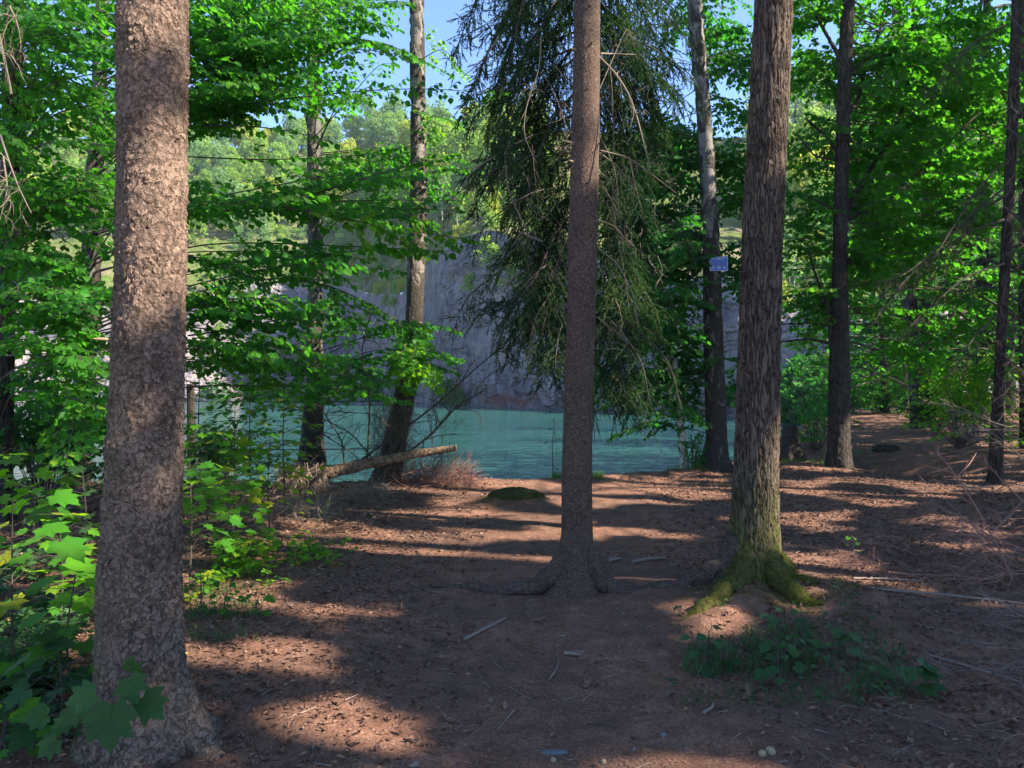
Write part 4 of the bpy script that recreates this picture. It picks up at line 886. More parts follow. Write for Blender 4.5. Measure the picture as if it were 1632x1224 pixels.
mid = [('maple sapling spraying bright leaves between the big spruce and the root plate', 330, 870, 1.15, 60, .085, .8, .5, MAPLE_LO), ('sapling with lit leaves right of the big spruce, nearest the litter', 372, 880, .8, 44, .08, .75, .42, MAPLE_LO),
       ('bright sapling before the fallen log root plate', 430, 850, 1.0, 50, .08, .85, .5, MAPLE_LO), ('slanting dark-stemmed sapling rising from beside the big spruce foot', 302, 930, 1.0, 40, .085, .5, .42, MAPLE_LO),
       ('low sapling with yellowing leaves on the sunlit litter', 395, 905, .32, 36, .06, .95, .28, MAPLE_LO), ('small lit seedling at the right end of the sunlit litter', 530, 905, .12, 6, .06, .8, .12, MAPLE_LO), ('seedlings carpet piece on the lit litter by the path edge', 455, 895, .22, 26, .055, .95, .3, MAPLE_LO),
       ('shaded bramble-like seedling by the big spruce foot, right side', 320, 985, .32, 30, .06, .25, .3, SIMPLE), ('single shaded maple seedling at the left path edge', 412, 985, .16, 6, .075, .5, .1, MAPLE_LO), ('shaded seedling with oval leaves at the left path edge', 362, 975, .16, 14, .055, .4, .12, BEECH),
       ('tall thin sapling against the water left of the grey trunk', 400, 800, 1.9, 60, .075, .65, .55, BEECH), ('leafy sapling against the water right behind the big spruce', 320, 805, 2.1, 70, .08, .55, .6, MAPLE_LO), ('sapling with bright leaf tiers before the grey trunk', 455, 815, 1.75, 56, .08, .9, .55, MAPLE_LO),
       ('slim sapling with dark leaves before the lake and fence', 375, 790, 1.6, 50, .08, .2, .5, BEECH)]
for lb2, px, py, h, n, lf, tone, sp_, tm in mid: sapling('sapling', lb2, px, py, h, int(n * (2.1 if n > 30 else 1)), lf * (1.15 if n > 30 else 1), tone=tone, spreadr=sp_, tmpl=tm, mat='maple_leaf' if tone > .3 else 'beech_leaf')  # sunlit leaves painted in a brighter tone, shaded ones in a darker
sapling('sapling', 'thin shoot with sparse leaves standing before the lake left of the middle spruce', 882, 768, .95, 16, .055, 'far_leaf', BEECH, .3, .12, (.03, 0), z0=.08)
sapling('sapling', 'little young tree with flat tiers standing left of the hollow in the path', 1378, 760, .72, 34, .07, 'far_leaf', BEECH, .25, .26, Yd=13.6)
sapling('sapling', 'thin bent stem between the stump and the dark forked tree', 1316, 752, .9, 8, .05, 'far_leaf', BEECH, .2, .1, Yd=14.5)
sapling('sapling', 'tiny lit seedling standing alone right of the oak', 1355, 888, .20, 5, .05, 'maple_leaf', MAPLE_LO, .8, .06)
bl = thing('grass_stalk', 'tall pale bent grass stalk at the left edge of the path', 'grass stalk', base_at(500, 8.2)); g = Geo(); g.tube(curve([at(500, 855, 8.0), at(505, 830, 8.0), at(520, 800, 8.0), at(528, 797, 8.0)], 14), np.linspace(.006, .003, 14), 5)
g.cards(BLADE, [at(520, 802, 8.0)], [[.8, 0, -.1]], [[0, -.5, 1]], .12, [1.]); g.build('stalk', MAT['grass'], bl)

# lower right: low plants in the shade
def cover(name, label, boxes, mat, n, leaf, tmpl, h=.14, tone=.4):
    L, B = Geo(), Geo()
    for k in range(n):
        px0, px1, py0, py1 = boxes[k % len(boxes)]; px = (px0 + px1) / 2 + (px1 - px0) / 2 * np.clip(rng.normal() * .5, -1.2, 1.2); py = R(py0, py1)
        Yd = F * EYE / (py - HY); x = (px - HX) / F * Yd
        if noise(x * 3.4, Yd * 3.4, 7.7) < .5: continue
        p = np.array([x, Yd, float(gh(x, Yd))]); hh = h * R(.4, 1.2); tp = p + [R(-.04, .04), R(-.04, .04), hh]; B.sticks([p], [tp], .0018, .0012)
        m_ = int(R(4, 8)); a = R(0, 6.28) + np.arange(m_) * 2.4; f = R(.4, 1, m_)[:, None]; P = p + (tp - p) * f; d = np.stack([np.cos(a), np.sin(a), R(-.2, .4, m_)], 1)
        L.cards(tmpl, P + d * .015, d, UP + .4 * rng.normal(size=(m_, 3)), leaf * R(.5, 1.2, m_), np.clip(tone + R(-.4, .4, m_), 0, 1))
    t = tag(L.build(name, MAT[mat]), label, kind='stuff'); t2 = B.build('plant_stems', MAT['twig'], t); return t
cover('ground_plants', 'low green plants in the shade before the oak', [(1070, 1300, 975, 1070), (1200, 1420, 960, 1080), (1110, 1500, 1020, 1130), (1330, 1520, 1040, 1150)], 'cover_leaf', 150, .036, BEECH, .15)
cover('seedling_carpet', 'yellow-green seedlings on the sunlit litter at the left', [(300, 540, 872, 905), (300, 470, 880, 960)], 'maple_leaf', 330, .05, MAPLE_LO, .12, .8)
cover('herb_patch', 'dim plants on the ground at the far left', [(-60, 150, 860, 1200), (-60, 150, 900, 1150)], 'cover_leaf', 420, .06, MAPLE_LO, .16, .5)
for lb2, px, py, h, n, lf in [('nettle-like plant with long leaves right of the mossy roots', 1240, 1085, .2, 14, .085), ('low dark plant at the left of the shaded plant patch', 1130, 1060, .2, 13, .075), ('single dark maple seedling right of the mossy roots', 1345, 1050, .16, 8, .08), ('broad-leaved dark seedling low in the right foreground', 1450, 1110, .18, 9, .11), ('green seedling growing between two mossy roots', 1250, 1000, .12, 9, .07), ('pale-tipped plant in the middle of the shaded plant patch', 1270, 1060, .18, 13, .07)]:
    sapling('forest_herb', lb2, px, py, h, n, lf, 'cover_leaf', BEECH if n > 12 else MAPLE_LO, .6, .12, z0=.15)

def grass(name, label, boxes, n, size, mat='grass', tone=.5):
    G_ = Geo(); P = []
    for k in range(n):
        px0, px1, py0, py1 = boxes[k % len(boxes)]; Yd = F * EYE / (R(py0, py1) - HY); x = (R(px0, px1) - HX) / F * Yd
        if noise(x * 3, Yd * 3, 2.2) > .38: P.append((x, Yd))
    P = np.array(P); P3 = np.c_[P, gh(P[:, 0], P[:, 1])]; m_ = len(P)
    G_.cards(BLADE, P3, UP + .45 * rng.normal(size=(m_, 3)), rng.normal(size=(m_, 3)), size * R(.5, 1.3, m_), np.clip(tone + R(-.4, .4, m_), 0, 1)); tag(G_.build(name, MAT[mat]), label, kind='stuff')
grass('grass_tufts', 'short grass along the bank and the path hollow', [(1245, 1325, 728, 752), (1250, 1400, 725, 745), (1060, 1180, 748, 757), (880, 960, 764, 770)], 3500, .10, tone=.25)
grass('shade_grass', 'thin dim grass before the oak and along the litter', [(1085, 1300, 985, 1080), (1085, 1450, 1000, 1130), (300, 420, 930, 1020)], 2600, .085, 'cover_leaf')

# mossy hummock in the path and its moss
mh = thing('mossy_hummock', 'small dark mossy hummock on the path left of the middle spruce', 'hummock', (.05, 9.55, float(gh(.05, 9.55)))); g = Geo()
a = np.linspace(0, 2 * math.pi, 25)[:-1]; ring = []
for k, (s_, h_) in enumerate([(1, -.05), (.92, .03), (.72, .075), (.45, .10), (.15, .11)]):
    ring.append([[.05 + .34 * s_ * math.cos(t_) * (1 + .2 * math.sin(3 * t_)), 9.55 + .16 * s_ * math.sin(t_), float(gh(.05, 9.55)) + h_ - .05 + .02 * math.sin(5 * t_ + k)] for t_ in a])
V = np.array(ring); i = np.arange(4)[:, None]; j = np.arange(24)[None]; k_ = (j + 1) % 24; q = np.stack([i * 24 + j, i * 24 + k_, (i + 1) * 24 + k_, (i + 1) * 24 + j], -1).reshape(-1)
g.add(V, np.concatenate([q, 96 + np.arange(24)]), [4] * 96 + [24]); g.build('mound', MAT['dark_moss'], mh, True)
g = Geo()
for k in range(5000):
    t_ = R(0, 6.28); rr = R(0, 1) ** .6; x = .05 + .42 * rr * math.cos(t_) - (.35 * R(0, 1) if k % 4 == 0 else 0); y = 9.55 + .2 * rr * math.sin(t_) - (.1 if k % 4 == 0 else 0); z = float(gh(x, y)) + max(0, .06 * (1 - rr * rr))
    g.cards(NEEDLE, [x, y, z], [R(-.5, .5), R(-.5, .5), 1], rng.normal(size=3), R(.010, .022), R(0, .35, 1))
g.build('moss', MAT['moss_blade'], mh)

# ---------------------------------------------------------------- litter
def scatter(n, xr, yr, dens):
    x = R(*xr, n); y = R(yr[0] ** .5, yr[1] ** .5, n) ** 2; k = R(0, 1, n) < dens(x, y); x, y = x[k], y[k]; k = y < yedge(x) - .05
    return np.c_[x[k], y[k], gh(x[k], y[k])]
def dl(x, y):
    path = np.exp(-((x - (.2 + .05 * y)) / 1.1) ** 2) * .9; n_ = noise(x * 1.3, y * 1.3, 4.4)
    return np.clip(.95 * (n_ + .15) - path * .95 + .3 * (x < -1.2) + .2 * (x > 2), .02, 1)
P = scatter(95000, (-6, 9), (2.6, 13), dl); m_ = len(P); far = P[:, 1] > 7; tl = np.clip(rng.beta(1.6, 2.6, m_) + .1 * (P[:, 0] < -1.5), 0, .999)
g = Geo(); nr = UP + .55 * rng.normal(size=(m_, 3)) * [1, 1, .3]; d = np.c_[rng.normal(size=(m_, 2)), R(-.15, .25, m_)]
g.cards(LITTER, (P + [0, 0, .006])[~far], d[~far], nr[~far], R(.014, .048, int((~far).sum())), tl[~far]); g.cards(SIMPLE, (P + [0, 0, .008])[far], d[far], nr[far], R(.02, .05, int(far.sum())), tl[far])
tag(g.build('leaf_litter', MAT['litter']), 'dead brown leaves strewn over the forest floor', kind='stuff')
P = scatter(150000, (-5, 8), (2.6, 11), lambda x, y: np.clip(.25 + noise(x * 2, y * 2, 8.8), 0, 1) * np.clip(7 / y, .3, 1)); m_ = len(P)
g = Geo(); g.cards((NEEDLE[0] * [.75, 1, 1], NEEDLE[1]), P + [0, 0, .004], np.c_[rng.normal(size=(m_, 2)), R(-.05, .2, m_)], UP + .2 * rng.normal(size=(m_, 3)), R(.018, .042, m_))
tag(g.build('needle_litter', MAT['needle']), 'reddish brown spruce needles covering the path', kind='stuff')
P = scatter(3400, (-5, 8), (2.6, 12.5), lambda x, y: .4 + .5 * noise(x, y)); m_ = len(P); a = R(0, 6.28, m_); l_ = R(.02, .10, m_) * (1 + 2 * (R(0, 1, m_) > .93)); g = Geo(); D = np.c_[np.cos(a), np.sin(a), R(-.02, .12, m_)]
g.sticks(P + [0, 0, .006], P + [0, 0, .008] + D * l_[:, None], R(.0012, .004, m_), R(.0008, .002, m_), R(0, 1, m_)); tag(g.build('twig_litter', MAT['stick']), 'broken twigs and bark chips lying on the ground', kind='stuff')
sticks = [('pale flat stick lying on the path between the spruces', 740, 1020, 806, 990, .012), ('short dark stick on the path below the pale flat stick', 690, 1018, 716, 1032, .008), ('curved thin twig on the path before the middle spruce', 875, 1085, 890, 1055, .005),
          ('short pale piece of wood before the middle spruce', 900, 1045, 925, 1049, .012), ('broken pale branch lying behind the two trees', 1008, 900, 1060, 894, .018), ('short broken piece beside the broken pale branch', 970, 895, 990, 892, .018),
          ('pale stick pointing up the slope in the right foreground', 1121, 1141, 1138, 1124, .008), ('long thin stick across the right foreground', 1480, 1045, 1632, 1090, .008), ('long grey stick lying right of the oak moss', 1360, 925, 1470, 925, .010), ('dark thin twig on the foreground path', 935, 1155, 985, 1165, .004), ('reddish stick right of the oak', 1395, 940, 1632, 962, .012)]
for lb2, a0, b0, a1, b1, r in sticks:
    A, B_ = [np.array([(px - HX) / F * (F * EYE / (py - HY)), F * EYE / (py - HY), 0]) for px, py in ((a0, b0), (a1, b1))]
    for q_ in (A, B_): q_[2] = float(gh(q_[0], q_[1])) + r * .9
    t = thing('fallen_stick', lb2, 'stick', A); g = Geo(); C = curve([A, (A + B_) / 2 + [R(-.02, .02), R(-.02, .02), .008], B_], 14); g.tube(C, np.linspace(r, r * .55, 14), 7, True, .12)
    g.build('stick', MAT['stick'] if 'dark' not in lb2 else MAT['twig'], t)
    if r > .009: g = Geo(); dead_branch(g, C[6], norm(B_ - A) + [.1, .5, .3], .08, r * .4, 1, 4, .0, .2, .5, 2); g.build('twig', MAT['stick'], t)
def stone(label, px, py, sx, sy, sz, mat='stone', name='stone', cat='stone'):
    Yd = F * EYE / (py - HY); x = (px - HX) / F * Yd; z = float(gh(x, Yd)); g = Geo(); n = 14; V = []
    for k, (s_, h_) in enumerate([(.8, -.4), (1, 0), (.9, .6), (.6, .95)]): V.append([[x + sx * s_ * math.cos(t) * (1 + .12 * math.sin(2 * t + px)), Yd + sy * s_ * math.sin(t) * (1 + .1 * math.cos(3 * t)), z + sz * h_] for t in np.arange(n) / n * 6.283])
    i = np.arange(3)[:, None]; j = np.arange(n)[None]; k = (j + 1) % n; q = np.stack([i * n + j, i * n + k, (i + 1) * n + k, (i + 1) * n + j], -1).reshape(-1)
    g.add(V, np.concatenate([q, 3 * n + np.arange(n)]), [4] * 3 * n + [n]); o = g.build(name, MAT[mat], None, True); return tag(o, label, cat)
stone('flat pale grey stone set in the path at the bottom of the view', 884, 1199, .068, .022, .012)
for lb2, px, py, s_ in [('small round yellowish nut touching the flat grey stone', 882, 1211, .011), ('small yellowish nut on the path right of the grey stone', 962, 1214, .011), ('pale pebble right of the path near the bottom', 1057, 1176, .014), ('yellowish nut among leaves at the lower right', 1215, 1204, .016), ('grey pebble beside the yellowish nut at the lower right', 1228, 1200, .02), ('pale pebble at the edge of the right litter', 1010, 1196, .009)]:
    stone(lb2, px, py, s_, s_, s_ * 1.2, 'cut' if 'nut' in lb2 else 'stone', 'nut' if 'nut' in lb2 else 'pebble', 'nut' if 'nut' in lb2 else 'pebble')
stone('dark log-like stone lying on the far path', 1412, 716, .35, .16, .12, 'stump', 'dark_stone')

for lb2, px, py, a_ in [('reddish spruce cone lying left before the middle spruce', 858, 992, .4), ('dark cone in the middle of the foreground path', 935, 1093, 1.2), ('cone lying on the litter right of the mossy roots', 1385, 942, .2), ('cone by the left litter edge of the path', 665, 915, 2.0), ('cone under the shaded plants at the lower right', 1190, 1115, .9), ('cone near the bottom edge left of the grey stone', 720, 1150, 2.6)]:
    Yd = F * EYE / (py - HY); x = (px - HX) / F * Yd; p = np.array([x, Yd, float(gh(x, Yd)) + .012]); t = thing('spruce_cone', lb2, 'cone', p); d = np.array([math.cos(a_), math.sin(a_), .05]); g = Geo()
    g.tube([p + d * k * .011 for k in range(-4, 5)], [.003, .009, .012, .0135, .014, .0135, .012, .009, .003], 10, True, .05)
    for k in range(90): f = R(-.04, .04); b_ = R(0, 6.28); n_ = norm(np.array([-d[1] * math.cos(b_), d[0] * math.cos(b_), math.sin(b_)])); g.cards(SIMPLE, p + d * f + n_ * .010, d * .8 + n_ * .45, n_, .014, R(.2, .6, 1))
    g.build('cone', MAT['litter'], t)
# brushwood at the right
def pile(label, boxes, n, mat, L=.8, r=.005, kids=6, dz=.25, dirx=(-1, -.2, .15), name='brushwood_pile'):
    px, py = (boxes[0] + boxes[1]) / 2, (boxes[2] + boxes[3]) / 2; Yd = F * EYE / (py - HY); t = thing(name, label, 'brushwood', base_at(px, Yd)); g = Geo()
    for k in range(n):
        px, py = R(boxes[0], boxes[1]), R(boxes[2], boxes[3]); Yd = F * EYE / (py - HY); x = (px - HX) / F * Yd; p = np.array([x, Yd, float(gh(x, Yd)) + R(.02, dz)])
        dead_branch(g, p, np.array(dirx) + .55 * rng.normal(size=3) * [1, 1, .4], L * R(.5, 1.2), r * R(.5, 1.2), 2, 6, .06, .18, .6, kids)
    for a in range(len(g.V)): g.V[a][:, 2] = np.maximum(g.V[a][:, 2], gh(g.V[a][:, 0], g.V[a][:, 1]) + .003)
    g.build('twigs', MAT[mat], t)
pile('heap of dry reddish spruce branches along the right edge', (1560, 1760, 850, 930), 30, 'red_twig', 1.1, .007, 6, .30)
pile('low grey-brown spruce branches in the lower right corner', (1540, 1760, 960, 1120), 26, 'dead_twig', .6, .0035, 6, .12)
pile('thin scatter of reddish twigs right of the oak', (1350, 1600, 855, 930), 38, 'red_twig', .7, .004, 6, .05)
pile('dark dry branches stacked at the right edge behind the reddish heap', (1580, 1760, 760, 800), 30, 'dead_twig', 1.3, .008, 6, .9)
pile('dry twigs scattered over the litter in the lower right', (1420, 1700, 1020, 1200), 26, 'dead_twig', .4, .002, 5, .04)
rd = thing('dead_sapling', 'reddish dead sapling leaning up from the brushwood with forked tip', 'branch', base_at(1600, 6.2))
for pts_, r in [([(1625, 950), (1595, 880), (1560, 815), (1525, 760), (1500, 728), (1490, 715)], .010), ([(1525, 760), (1545, 740), (1556, 722)], .006), ([(1528, 758), (1500, 748), (1475, 742)], .004), ([(1545, 790), (1510, 775), (1485, 762)], .004), ([(1500, 730), (1492, 722), (1482, 716)], .003), ([(1580, 850), (1610, 820), (1632, 795)], .005), ([(1632, 800), (1600, 770), (1570, 735)], .006)]:
    px_branch(rd, 'branch', MAT['red_twig'], pts_, r, 6.1, 5, 1, .14, 0, R(-.2, .2))

# ---------------------------------------------------------------- conifer boughs
NW = (NEEDLE[0] * [2.8, 1, 1], NEEDLE[1])
def needle_twigs(GN, GB, P, D, Ln, droop, nl=.022, dens=.006, tone=.3):
    n = len(P); K = int(max(3, Ln.max() / dens)); s_ = (np.arange(K)[None] + R(0, 1, (n, K))) * dens; ok = s_ < Ln[:, None]
    pos = P[:, None] + D[:, None] * s_[..., None] - UP * (droop[:, None] * s_ ** 2)[..., None]; tan = norm(D[:, None] - UP * (2 * droop[:, None] * s_)[..., None])
    dn = tan * .75 + .62 * norm(rng.normal(size=(n, K, 3))); m_ = int(ok.sum())
    GN.cards(NW, pos[ok], dn[ok], rng.normal(size=(m_, 3)), nl * R(.7, 1.2, m_), np.clip(tone + R(-.3, .3, m_), 0, 1))
    k = 4
    for q in range(k):
        a, b = Ln * q / k, Ln * (q + 1) / k; GB.sticks(P + D * a[:, None] - UP * (droop * a * a)[:, None], P + D * b[:, None] - UP * (droop * b * b)[:, None], .002, .0015)
def conifer_bough(GN, GB, C, hang, r=.012, step=.05, start=.12, tone=.3, dens=.006, nl=.022, out=.35, bare=0.0):
    seg = np.linalg.norm(np.diff(C, axis=0), axis=1); cum = np.concatenate([[0], np.cumsum(seg)]); Lt = cum[-1]; GB.tube(C, np.linspace(r, .003, len(C)), 5, False)
    m_ = max(3, int(Lt * (1 - start) / step)); s_ = Lt * start + (np.arange(m_) + R(.1, .9, m_)) / m_ * Lt * (1 - start)
    P = np.stack([np.interp(s_, cum, C[:, k]) for k in range(3)], 1); T_ = norm(np.stack([np.interp(s_, cum, np.gradient(C, axis=0)[:, k]) for k in range(3)], 1)); sd = norm(np.cross(T_, UP)) * np.where(np.arange(m_) % 2, 1, -1)[:, None]
    t = (s_ / Lt); D = norm(sd * out * 2 * R(.3, 1, (m_, 1)) + T_ * .5 + UP * R(-.8, .05, (m_, 1)) + .15 * rng.normal(size=(m_, 3))); Ln = hang * (1.1 - .7 * t) * R(.35, 1.1, m_)
    dr = R(.25, 1.2, m_) ; k = R(0, 1, m_) >= bare
    needle_twigs(GN, GB, P[k], D[k], Ln[k], dr[k], nl, dens, tone)
    # second-order twigs
    q = R(.2, .8, (m_, 3)) * Ln[:, None]; P2 = (P[:, None] + D[:, None] * q[..., None] - UP * (dr[:, None] * q ** 2)[..., None]).reshape(-1, 3)
    D2 = norm(np.repeat(D, 3, 0) + .9 * rng.normal(size=(m_ * 3, 3)) - UP * .25); k = R(0, 1, m_ * 3) >= bare
    needle_twigs(GN, GB, P2[k], D2[k], (np.repeat(Ln, 3) * R(.25, .65, m_ * 3))[k], np.full(m_ * 3, .8)[k], nl, dens, tone)
YH = 8.3
hs = thing('spruce_tree', 'dark drooping spruce standing right behind the slim middle spruce', 'tree', base_at(921, YH))
hc_, hr_ = trunk('trunk', [(-60, 928, 946), (200, 922, 943), (500, 914, 938), (700, 908, 936), (830, 902, 938)], YH, MAT['bark_spruce'], hs, 30, .05, 13, (.12, .3), 2)
N_, B_ = Geo(), Geo()
left = [[(930, -130), (880, -60), (820, 20), (780, 120), (760, 210)], [(930, -60), (880, 0), (830, 90), (805, 180), (790, 260)], [(928, -20), (880, 40), (850, 130), (830, 220), (815, 300)], [(928, 60), (880, 110), (850, 180), (835, 260), (828, 330)],
        [(925, 140), (880, 180), (845, 260), (825, 330), (810, 390)], [(925, 200), (890, 240), (860, 320), (845, 400), (835, 460)], [(922, 300), (880, 330), (840, 380), (800, 410), (780, 420)], [(922, 330), (880, 370), (850, 440), (810, 480), (745, 483)],
        [(922, 380), (880, 410), (860, 480), (840, 530), (830, 560)], [(920, 420), (870, 440), (825, 500), (800, 560), (797, 610)], [(920, 90), (860, 130), (800, 210), (760, 260), (730, 280)], [(920, -200), (860, -140), (780, -60), (730, 20), (700, 90)],
        [(925, -100), (870, -60), (790, 20), (740, 130), (715, 190)], [(920, 440), (885, 470), (870, 530), (868, 590), (872, 640)], [(920, 250), (875, 260), (835, 290), (800, 330), (785, 350)], [(922, 480), (900, 500), (885, 560), (880, 620)], [(920, -30), (850, -20), (790, 20), (760, 60)],
        [(922, 180), (865, 200), (800, 240), (755, 300), (735, 340)], [(930, 20), (870, 60), (820, 100), (785, 170), (770, 240)]]
right = [[(935, -130), (985, -70), (1030, 0), (1060, 70), (1090, 110)], [(935, -60), (985, -10), (1020, 60), (1045, 130), (1070, 190)], [(932, 0), (975, 40), (1010, 120), (1035, 200), (1045, 250)], [(932, 80), (970, 120), (1000, 200), (1020, 290), (1035, 340)],
         [(930, 150), (970, 190), (1005, 270), (1030, 350), (1050, 400)], [(930, 230), (965, 260), (990, 340), (1005, 420), (1015, 470)], [(928, 300), (965, 330), (1000, 390), (1030, 450), (1060, 500)], [(928, 370), (960, 400), (985, 470), (1000, 530), (1010, 570)],
         [(925, 430), (960, 450), (1000, 500), (1040, 540), (1075, 560)], [(925, 480), (955, 510), (975, 570), (985, 640), (1000, 700)], [(925, 540), (960, 560), (985, 600), (1000, 650)], [(935, -20), (985, 30), (1040, 100), (1100, 150)], [(930, 60), (980, 110), (1040, 150), (1080, 220)],
         [(925, 600), (965, 620), (1000, 660), (1012, 720)]]
for q_ in range(3):     # more boughs round the trunk, some bending across the view
    y0 = R(-150, 420); sd_ = 1 if q_ % 2 else -1; l_ = R(70, 150); right.append([(928, y0), (928 + sd_ * l_ * .35, y0 + 20), (928 + sd_ * l_ * .7, y0 + 90), (928 + sd_ * l_ * .9, y0 + 170), (928 + sd_ * l_, y0 + 240)])
for pts_ in left + right:
    dY = R(-1.3, 1.3); C = curve([at(925 + (px - 925) * .9, py - max(0, py - 480) * .25, YH + dY * k / 4) for k, (px, py) in enumerate(pts_)], 22); conifer_bough(N_, B_, C, R(.4, .8), .016, .021, .04, R(.05, .4), .0058, .028, .5, .3 if pts_[-1][0] < 770 or pts_[0][1] > 380 else .1)
for k in range(44):      # boughs pointing away from and toward the view
    z = R(1.9, 7.5); a = R(.2, 2.94) + (math.pi if k % 3 == 0 else 0); p = hc_(z); l_ = R(.7, 1.6); d = np.array([math.cos(a), math.sin(a), 0])
    C = curve([p, p + d * l_ * .5 + [0, 0, -.1], p + d * l_ + [0, 0, -.55], p + d * l_ * 1.1 + [0, 0, -.95]], 18); conifer_bough(N_, B_, C, .45, .012, .05, .1, R(.1, .4), .008, .023, .35, .1)
N_.build('boughs', MAT['spruce'], hs); B_.build('branches', MAT['twig'], hs)
g = Geo()
for pts_ in [[(850, 215), (810, 235), (770, 260), (740, 285), (728, 330), (715, 340)], [(805, 240), (808, 300), (835, 360), (850, 385)], [(795, 60), (770, 95), (735, 125)], [(865, 385), (830, 370), (815, 395)], [(835, 430), (815, 445), (808, 470)]]:
    C = curve([at(px, py, YH - .9) for px, py in pts_], 22); g.tube(C, np.linspace(.010, .003, 22), 5)
    for _ in range(7): k = int(R(3, 20)); dead_branch(g, C[k], rng.normal(size=3) - UP * .4, R(.1, .35), .003, 1, 5, .25, .3, .6, 3)
for _ in range(60): p = hc_(R(2.2, 5)) + [R(-.9, .9), R(-.9, -.3), 0]; dead_branch(g, p, [R(-.4, .4), R(-.4, .1), -1], R(.2, .5), .003, 2, 6, .1, .3, .6, 3)
g.build('dead_twigs', MAT['dead_twig'], hs)
# spruce boughs of the tree near the right edge
N_, B_, g = Geo(), Geo(), Geo()
for pts_ in [[(1600, 350), (1540, 370), (1470, 420), (1420, 470), (1395, 510)], [(1600, 300), (1550, 340), (1490, 400), (1440, 440), (1400, 450)], [(1600, 420), (1540, 440), (1480, 490), (1430, 540)], [(1598, 260), (1560, 300), (1520, 360), (1490, 410)], [(1605, 40), (1560, 60), (1510, 110), (1480, 160)],
             [(1600, 200), (1640, 230), (1680, 290)], [(1600, 330), (1640, 360), (1680, 430)], [(1605, 120), (1650, 140), (1690, 210)], [(1595, 480), (1640, 520), (1690, 600)], [(1590, 600), (1640, 640), (1680, 700)], [(1590, 560), (1630, 590), (1660, 650)], [(1590, 500), (1550, 540), (1520, 590)], [(1605, 20), (1640, 60), (1670, 120)]]:
    C = curve([at(px, py, 11.4 - 1.2 * k / len(pts_)) for k, (px, py) in enumerate(pts_)], 20); conifer_bough(N_, B_, C, .6, .018, .055, .15, R(.1, .5), .010, .026, .35, .3)
for _ in range(260):
    p = c1590(R(1.2, 6)) + [R(-.25, .8), R(-.7, -.05), 0]; dead_branch(g, p, [R(-.5, .3), R(-.4, .1), -1], R(.3, .8), .004, 2, 6, .1, .25, .6, 3)
N_.build('boughs', MAT['dry_spruce'], t1590); B_.build('branches', MAT['twig'], t1590); g.build('dead_twigs', MAT['dead_twig'], t1590)
# bare twigs of the tree at the left edge
g = Geo()
for pts_ in [[(18, 150), (0, 60), (-10, 0)], [(0, 215), (15, 260), (30, 300), (50, 340)], [(15, 10), (25, 30), (32, 55)], [(5, 250), (12, 300), (0, 350)]]:
    C = curve([at(px, py, 5.6) for px, py in pts_], 20); g.tube(C, np.linspace(.009, .003, 20), 5)
    for _ in range(8): k = int(R(2, 18)); dead_branch(g, C[k], rng.normal(size=3) - UP * .6, R(.15, .4), .003, 1, 5, .25, .3, .6, 4)
g.build('dead_twigs', MAT['dead_twig'], t20)

# ---------------------------------------------------------------- unseen trees right of the view, crowns cut to place the dappled shade
U_ = norm(np.cross(UP, S)); V_ = np.cross(S, U_)       # axes across the sunlight
def uv(p): p = np.asarray(p, float); return p @ U_, p @ V_
WIN = []
def win(px, py, Y, ru, rv): u_, v_ = uv(at(px, py, Y)); WIN.append((u_, v_, ru, rv))
def winp(x, y, z, ru, rv): u_, v_ = uv([x, y, z]); WIN.append((u_, v_, ru, rv))
def wing(px, py, ru, rv):
    ru *= 1.45; rv *= 1.45; Yd = F * EYE / (py - HY); winp((px - HX) / F * Yd, Yd, 0, ru, rv)
win(245, 340, YB - .1, .30, .36); win(245, 470, YB - .1, .30, .2); win(250, 20, YB - .1, .25, .12); win(290, 850, YB - .1, .06, .16)
win(937, 190, YS, .22, .55); win(932, 40, YS, .2, .25)
win(1235, 60, YO, .3, .55); win(1230, 250, YO, .3, .3); win(1225, 720, YO, .12, .35); win(1225, 880, YO, .2, .2)
win(1120, 960, 5.3, .3, .12); win(1290, 950, 5.4, .3, .12)
win(660, 440, YL, .35, .25); win(690, 722, YF, .3, .2); win(480, 765, YF, .3, .25); win(1085, 620, 13.1, .3, .6); win(1235, 840, YO, .10, .15)
wing(430, 878, .30, .32); wing(360, 905, .25, .22); wing(440, 925, .22, .16); wing(640, 875, .14, .30); wing(840, 882, .13, .3); wing(780, 780, .55, .5); wing(880, 785, .5, .5); wing(1030, 775, .5, .35); wing(1110, 790, .3, .3)
wing(1020, 800, .18, .3); wing(1010, 925, .13, .28); wing(780, 850, .2, .3); wing(1300, 895, .26, .25); wing(1340, 910, .18, .2); wing(1480, 832, .12, .12); wing(1350, 815, .1, .12); wing(1290, 755, .3, .3); wing(1400, 770, .2, .4); wing(1500, 830, .2, .2)
wing(1030, 850, .16, .25); wing(680, 1050, .12, .12); wing(560, 1180, .14, .14); wing(720, 1215, .1, .2); wing(1000, 1215, .05, .15); wing(60, 850, .3, .3)
WIN = np.array(WIN)
def dapple(p):  # drops crown leaves in chosen sun windows, keeps them over shade spots
    u_, v_ = uv(p); keep = fbm(u_ * 2.1 + 3, v_ * 1.9 + 5, 2.0, 3) > np.where(v_ > 1.2, .52, .485)
    e = (((u_[:, None] - WIN[None, :, 0]) / WIN[None, :, 2]) ** 2 + ((v_[:, None] - WIN[None, :, 1]) / WIN[None, :, 3]) ** 2).min(1)
    ok = keep & (e > .85 + .5 * noise(u_ * 6, v_ * 6, 1.0))
    for a_, b_, c_, d_ in SHD: ok |= ((u_ - a_) / c_) ** 2 + ((v_ - b_) / d_) ** 2 < 1
    return ok
SHD = []
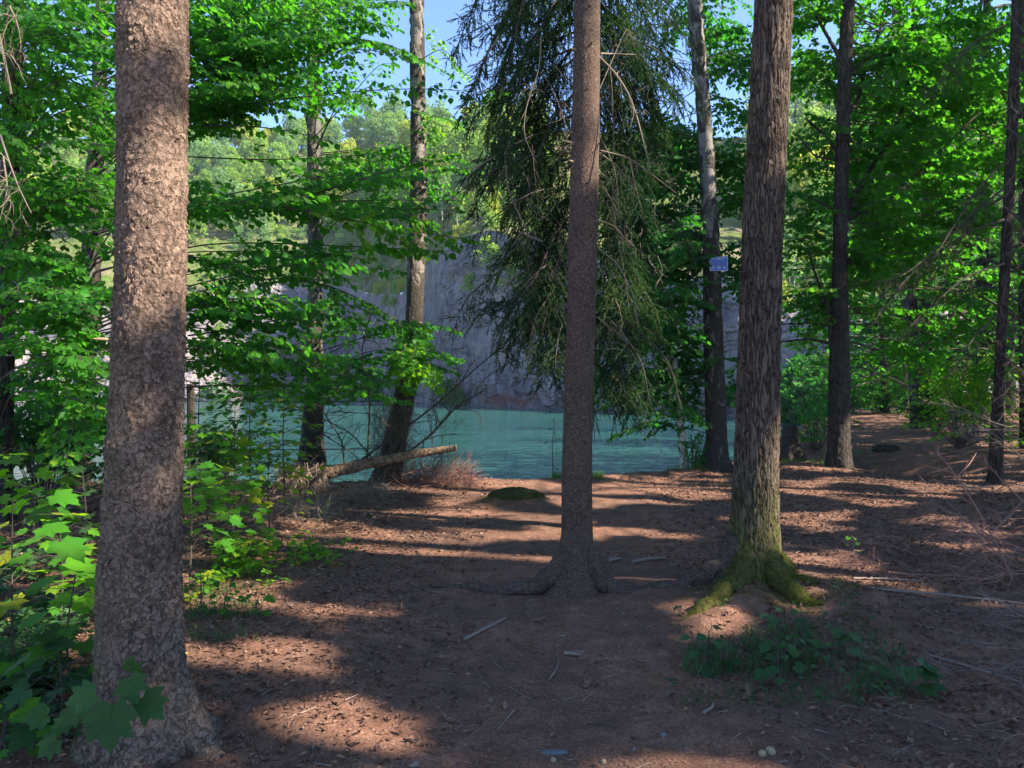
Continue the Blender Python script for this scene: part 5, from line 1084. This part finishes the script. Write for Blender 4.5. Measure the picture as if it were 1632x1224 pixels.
for px_, py_, Y_, c_, d_ in [(180, 1120, 2.7, .45, .35), (205, 900, 3.2, .16, .75), (240, 640, 3.3, .22, .30), (230, 1150, 3.3, .25, .25), (930, 620, 5.7, .25, 1.1), (1200, 480, 5.9, .2, .7), (1140, 500, 12.8, .4, 1.6)]:
    a_, b_ = uv(at(px_, py_, Y_)); SHD.append((a_, b_, c_, d_))
for x_, y_, c_, d_ in [(.4, 4.3, .62, .75), (2.3, 4.4, .6, .55), (-.6, 4.6, .35, .3), (1.2, 3.5, .3, .5), (2.9, 5.2, .3, .5)]: a_, b_ = uv([x_, y_, 0]); SHD.append((a_, b_, c_, d_))
shade = [(13.2, 3.2, 14), (15.5, 7.6, 16), (12.6, -.6, 14), (17.5, 1.2, 17), (19.5, 5.0, 19), (15.0, 11.6, 15), (20.5, 9.6, 19), (17.8, -3.0, 16), (12.2, 7.0, 12.5), (22, 14.5, 20), (13.5, 3.2, 19)]
gl = 'beeches beside the path right of the view, known by their shade'
for n_, (x, y, H) in enumerate(shade):
    t = thing('beech_tree', 'beech beside the path just right of the view, casting the dappled shade', 'tree', (x, y, 0), gl)
    g = Geo(); g.tube(curve([[x, y, -.3], [x + .1, y, H * .5], [x, y + .1, H * .95]], 16), np.linspace(.2, .04, 16), 10); g.build('trunk', MAT['bark_plain'], t)
    m_ = 15000; d = sphere_dirs(m_) * (R(0, 1, m_) ** .45)[:, None]; p = np.array([x, y, H * .62]) + d * [3.6, 3.4, H * .40]; p = p[dapple(p)]; g = Geo()
    g.cards(SIMPLE, p, norm(rng.normal(size=(len(p), 3)) * [1, 1, .4]), S + .8 * rng.normal(size=(len(p), 3)), R(.13, .22, len(p))); g.build('crown', MAT['beech_leaf'], t)
    g = Geo()
    for k in range(26):
        z = H * R(.28, .9); a = R(0, 6.28); l_ = R(1.5, 3.2); q_ = np.array([x, y, z]); e_ = q_ + [math.cos(a) * l_, math.sin(a) * l_, l_ * .35]
        g.sticks([q_, (q_ + e_) / 2 + [0, 0, .15]], [(q_ + e_) / 2 + [0, 0, .15], e_], [.035, .025], [.025, .01])
    g.build('branches', MAT['twig'], t)
# ---------------------------------------------------------------- haze
def haze():
    m = M('haze_air'); v = m.n('VolumePrincipled'); v.inputs['Color'].default_value = (.75, .85, 1, 1); v.inputs['Density'].default_value = .00022; v.inputs['Anisotropy'].default_value = .2
    m.l(v.outputs[0], m.out.inputs['Volume']); g = Geo(); g.box(np.array([0, 100, 50.0]), 1500, 1700, 114); return tag(g.build('haze', m.m), 'thin pale haze over the lake', kind='stuff')
haze()
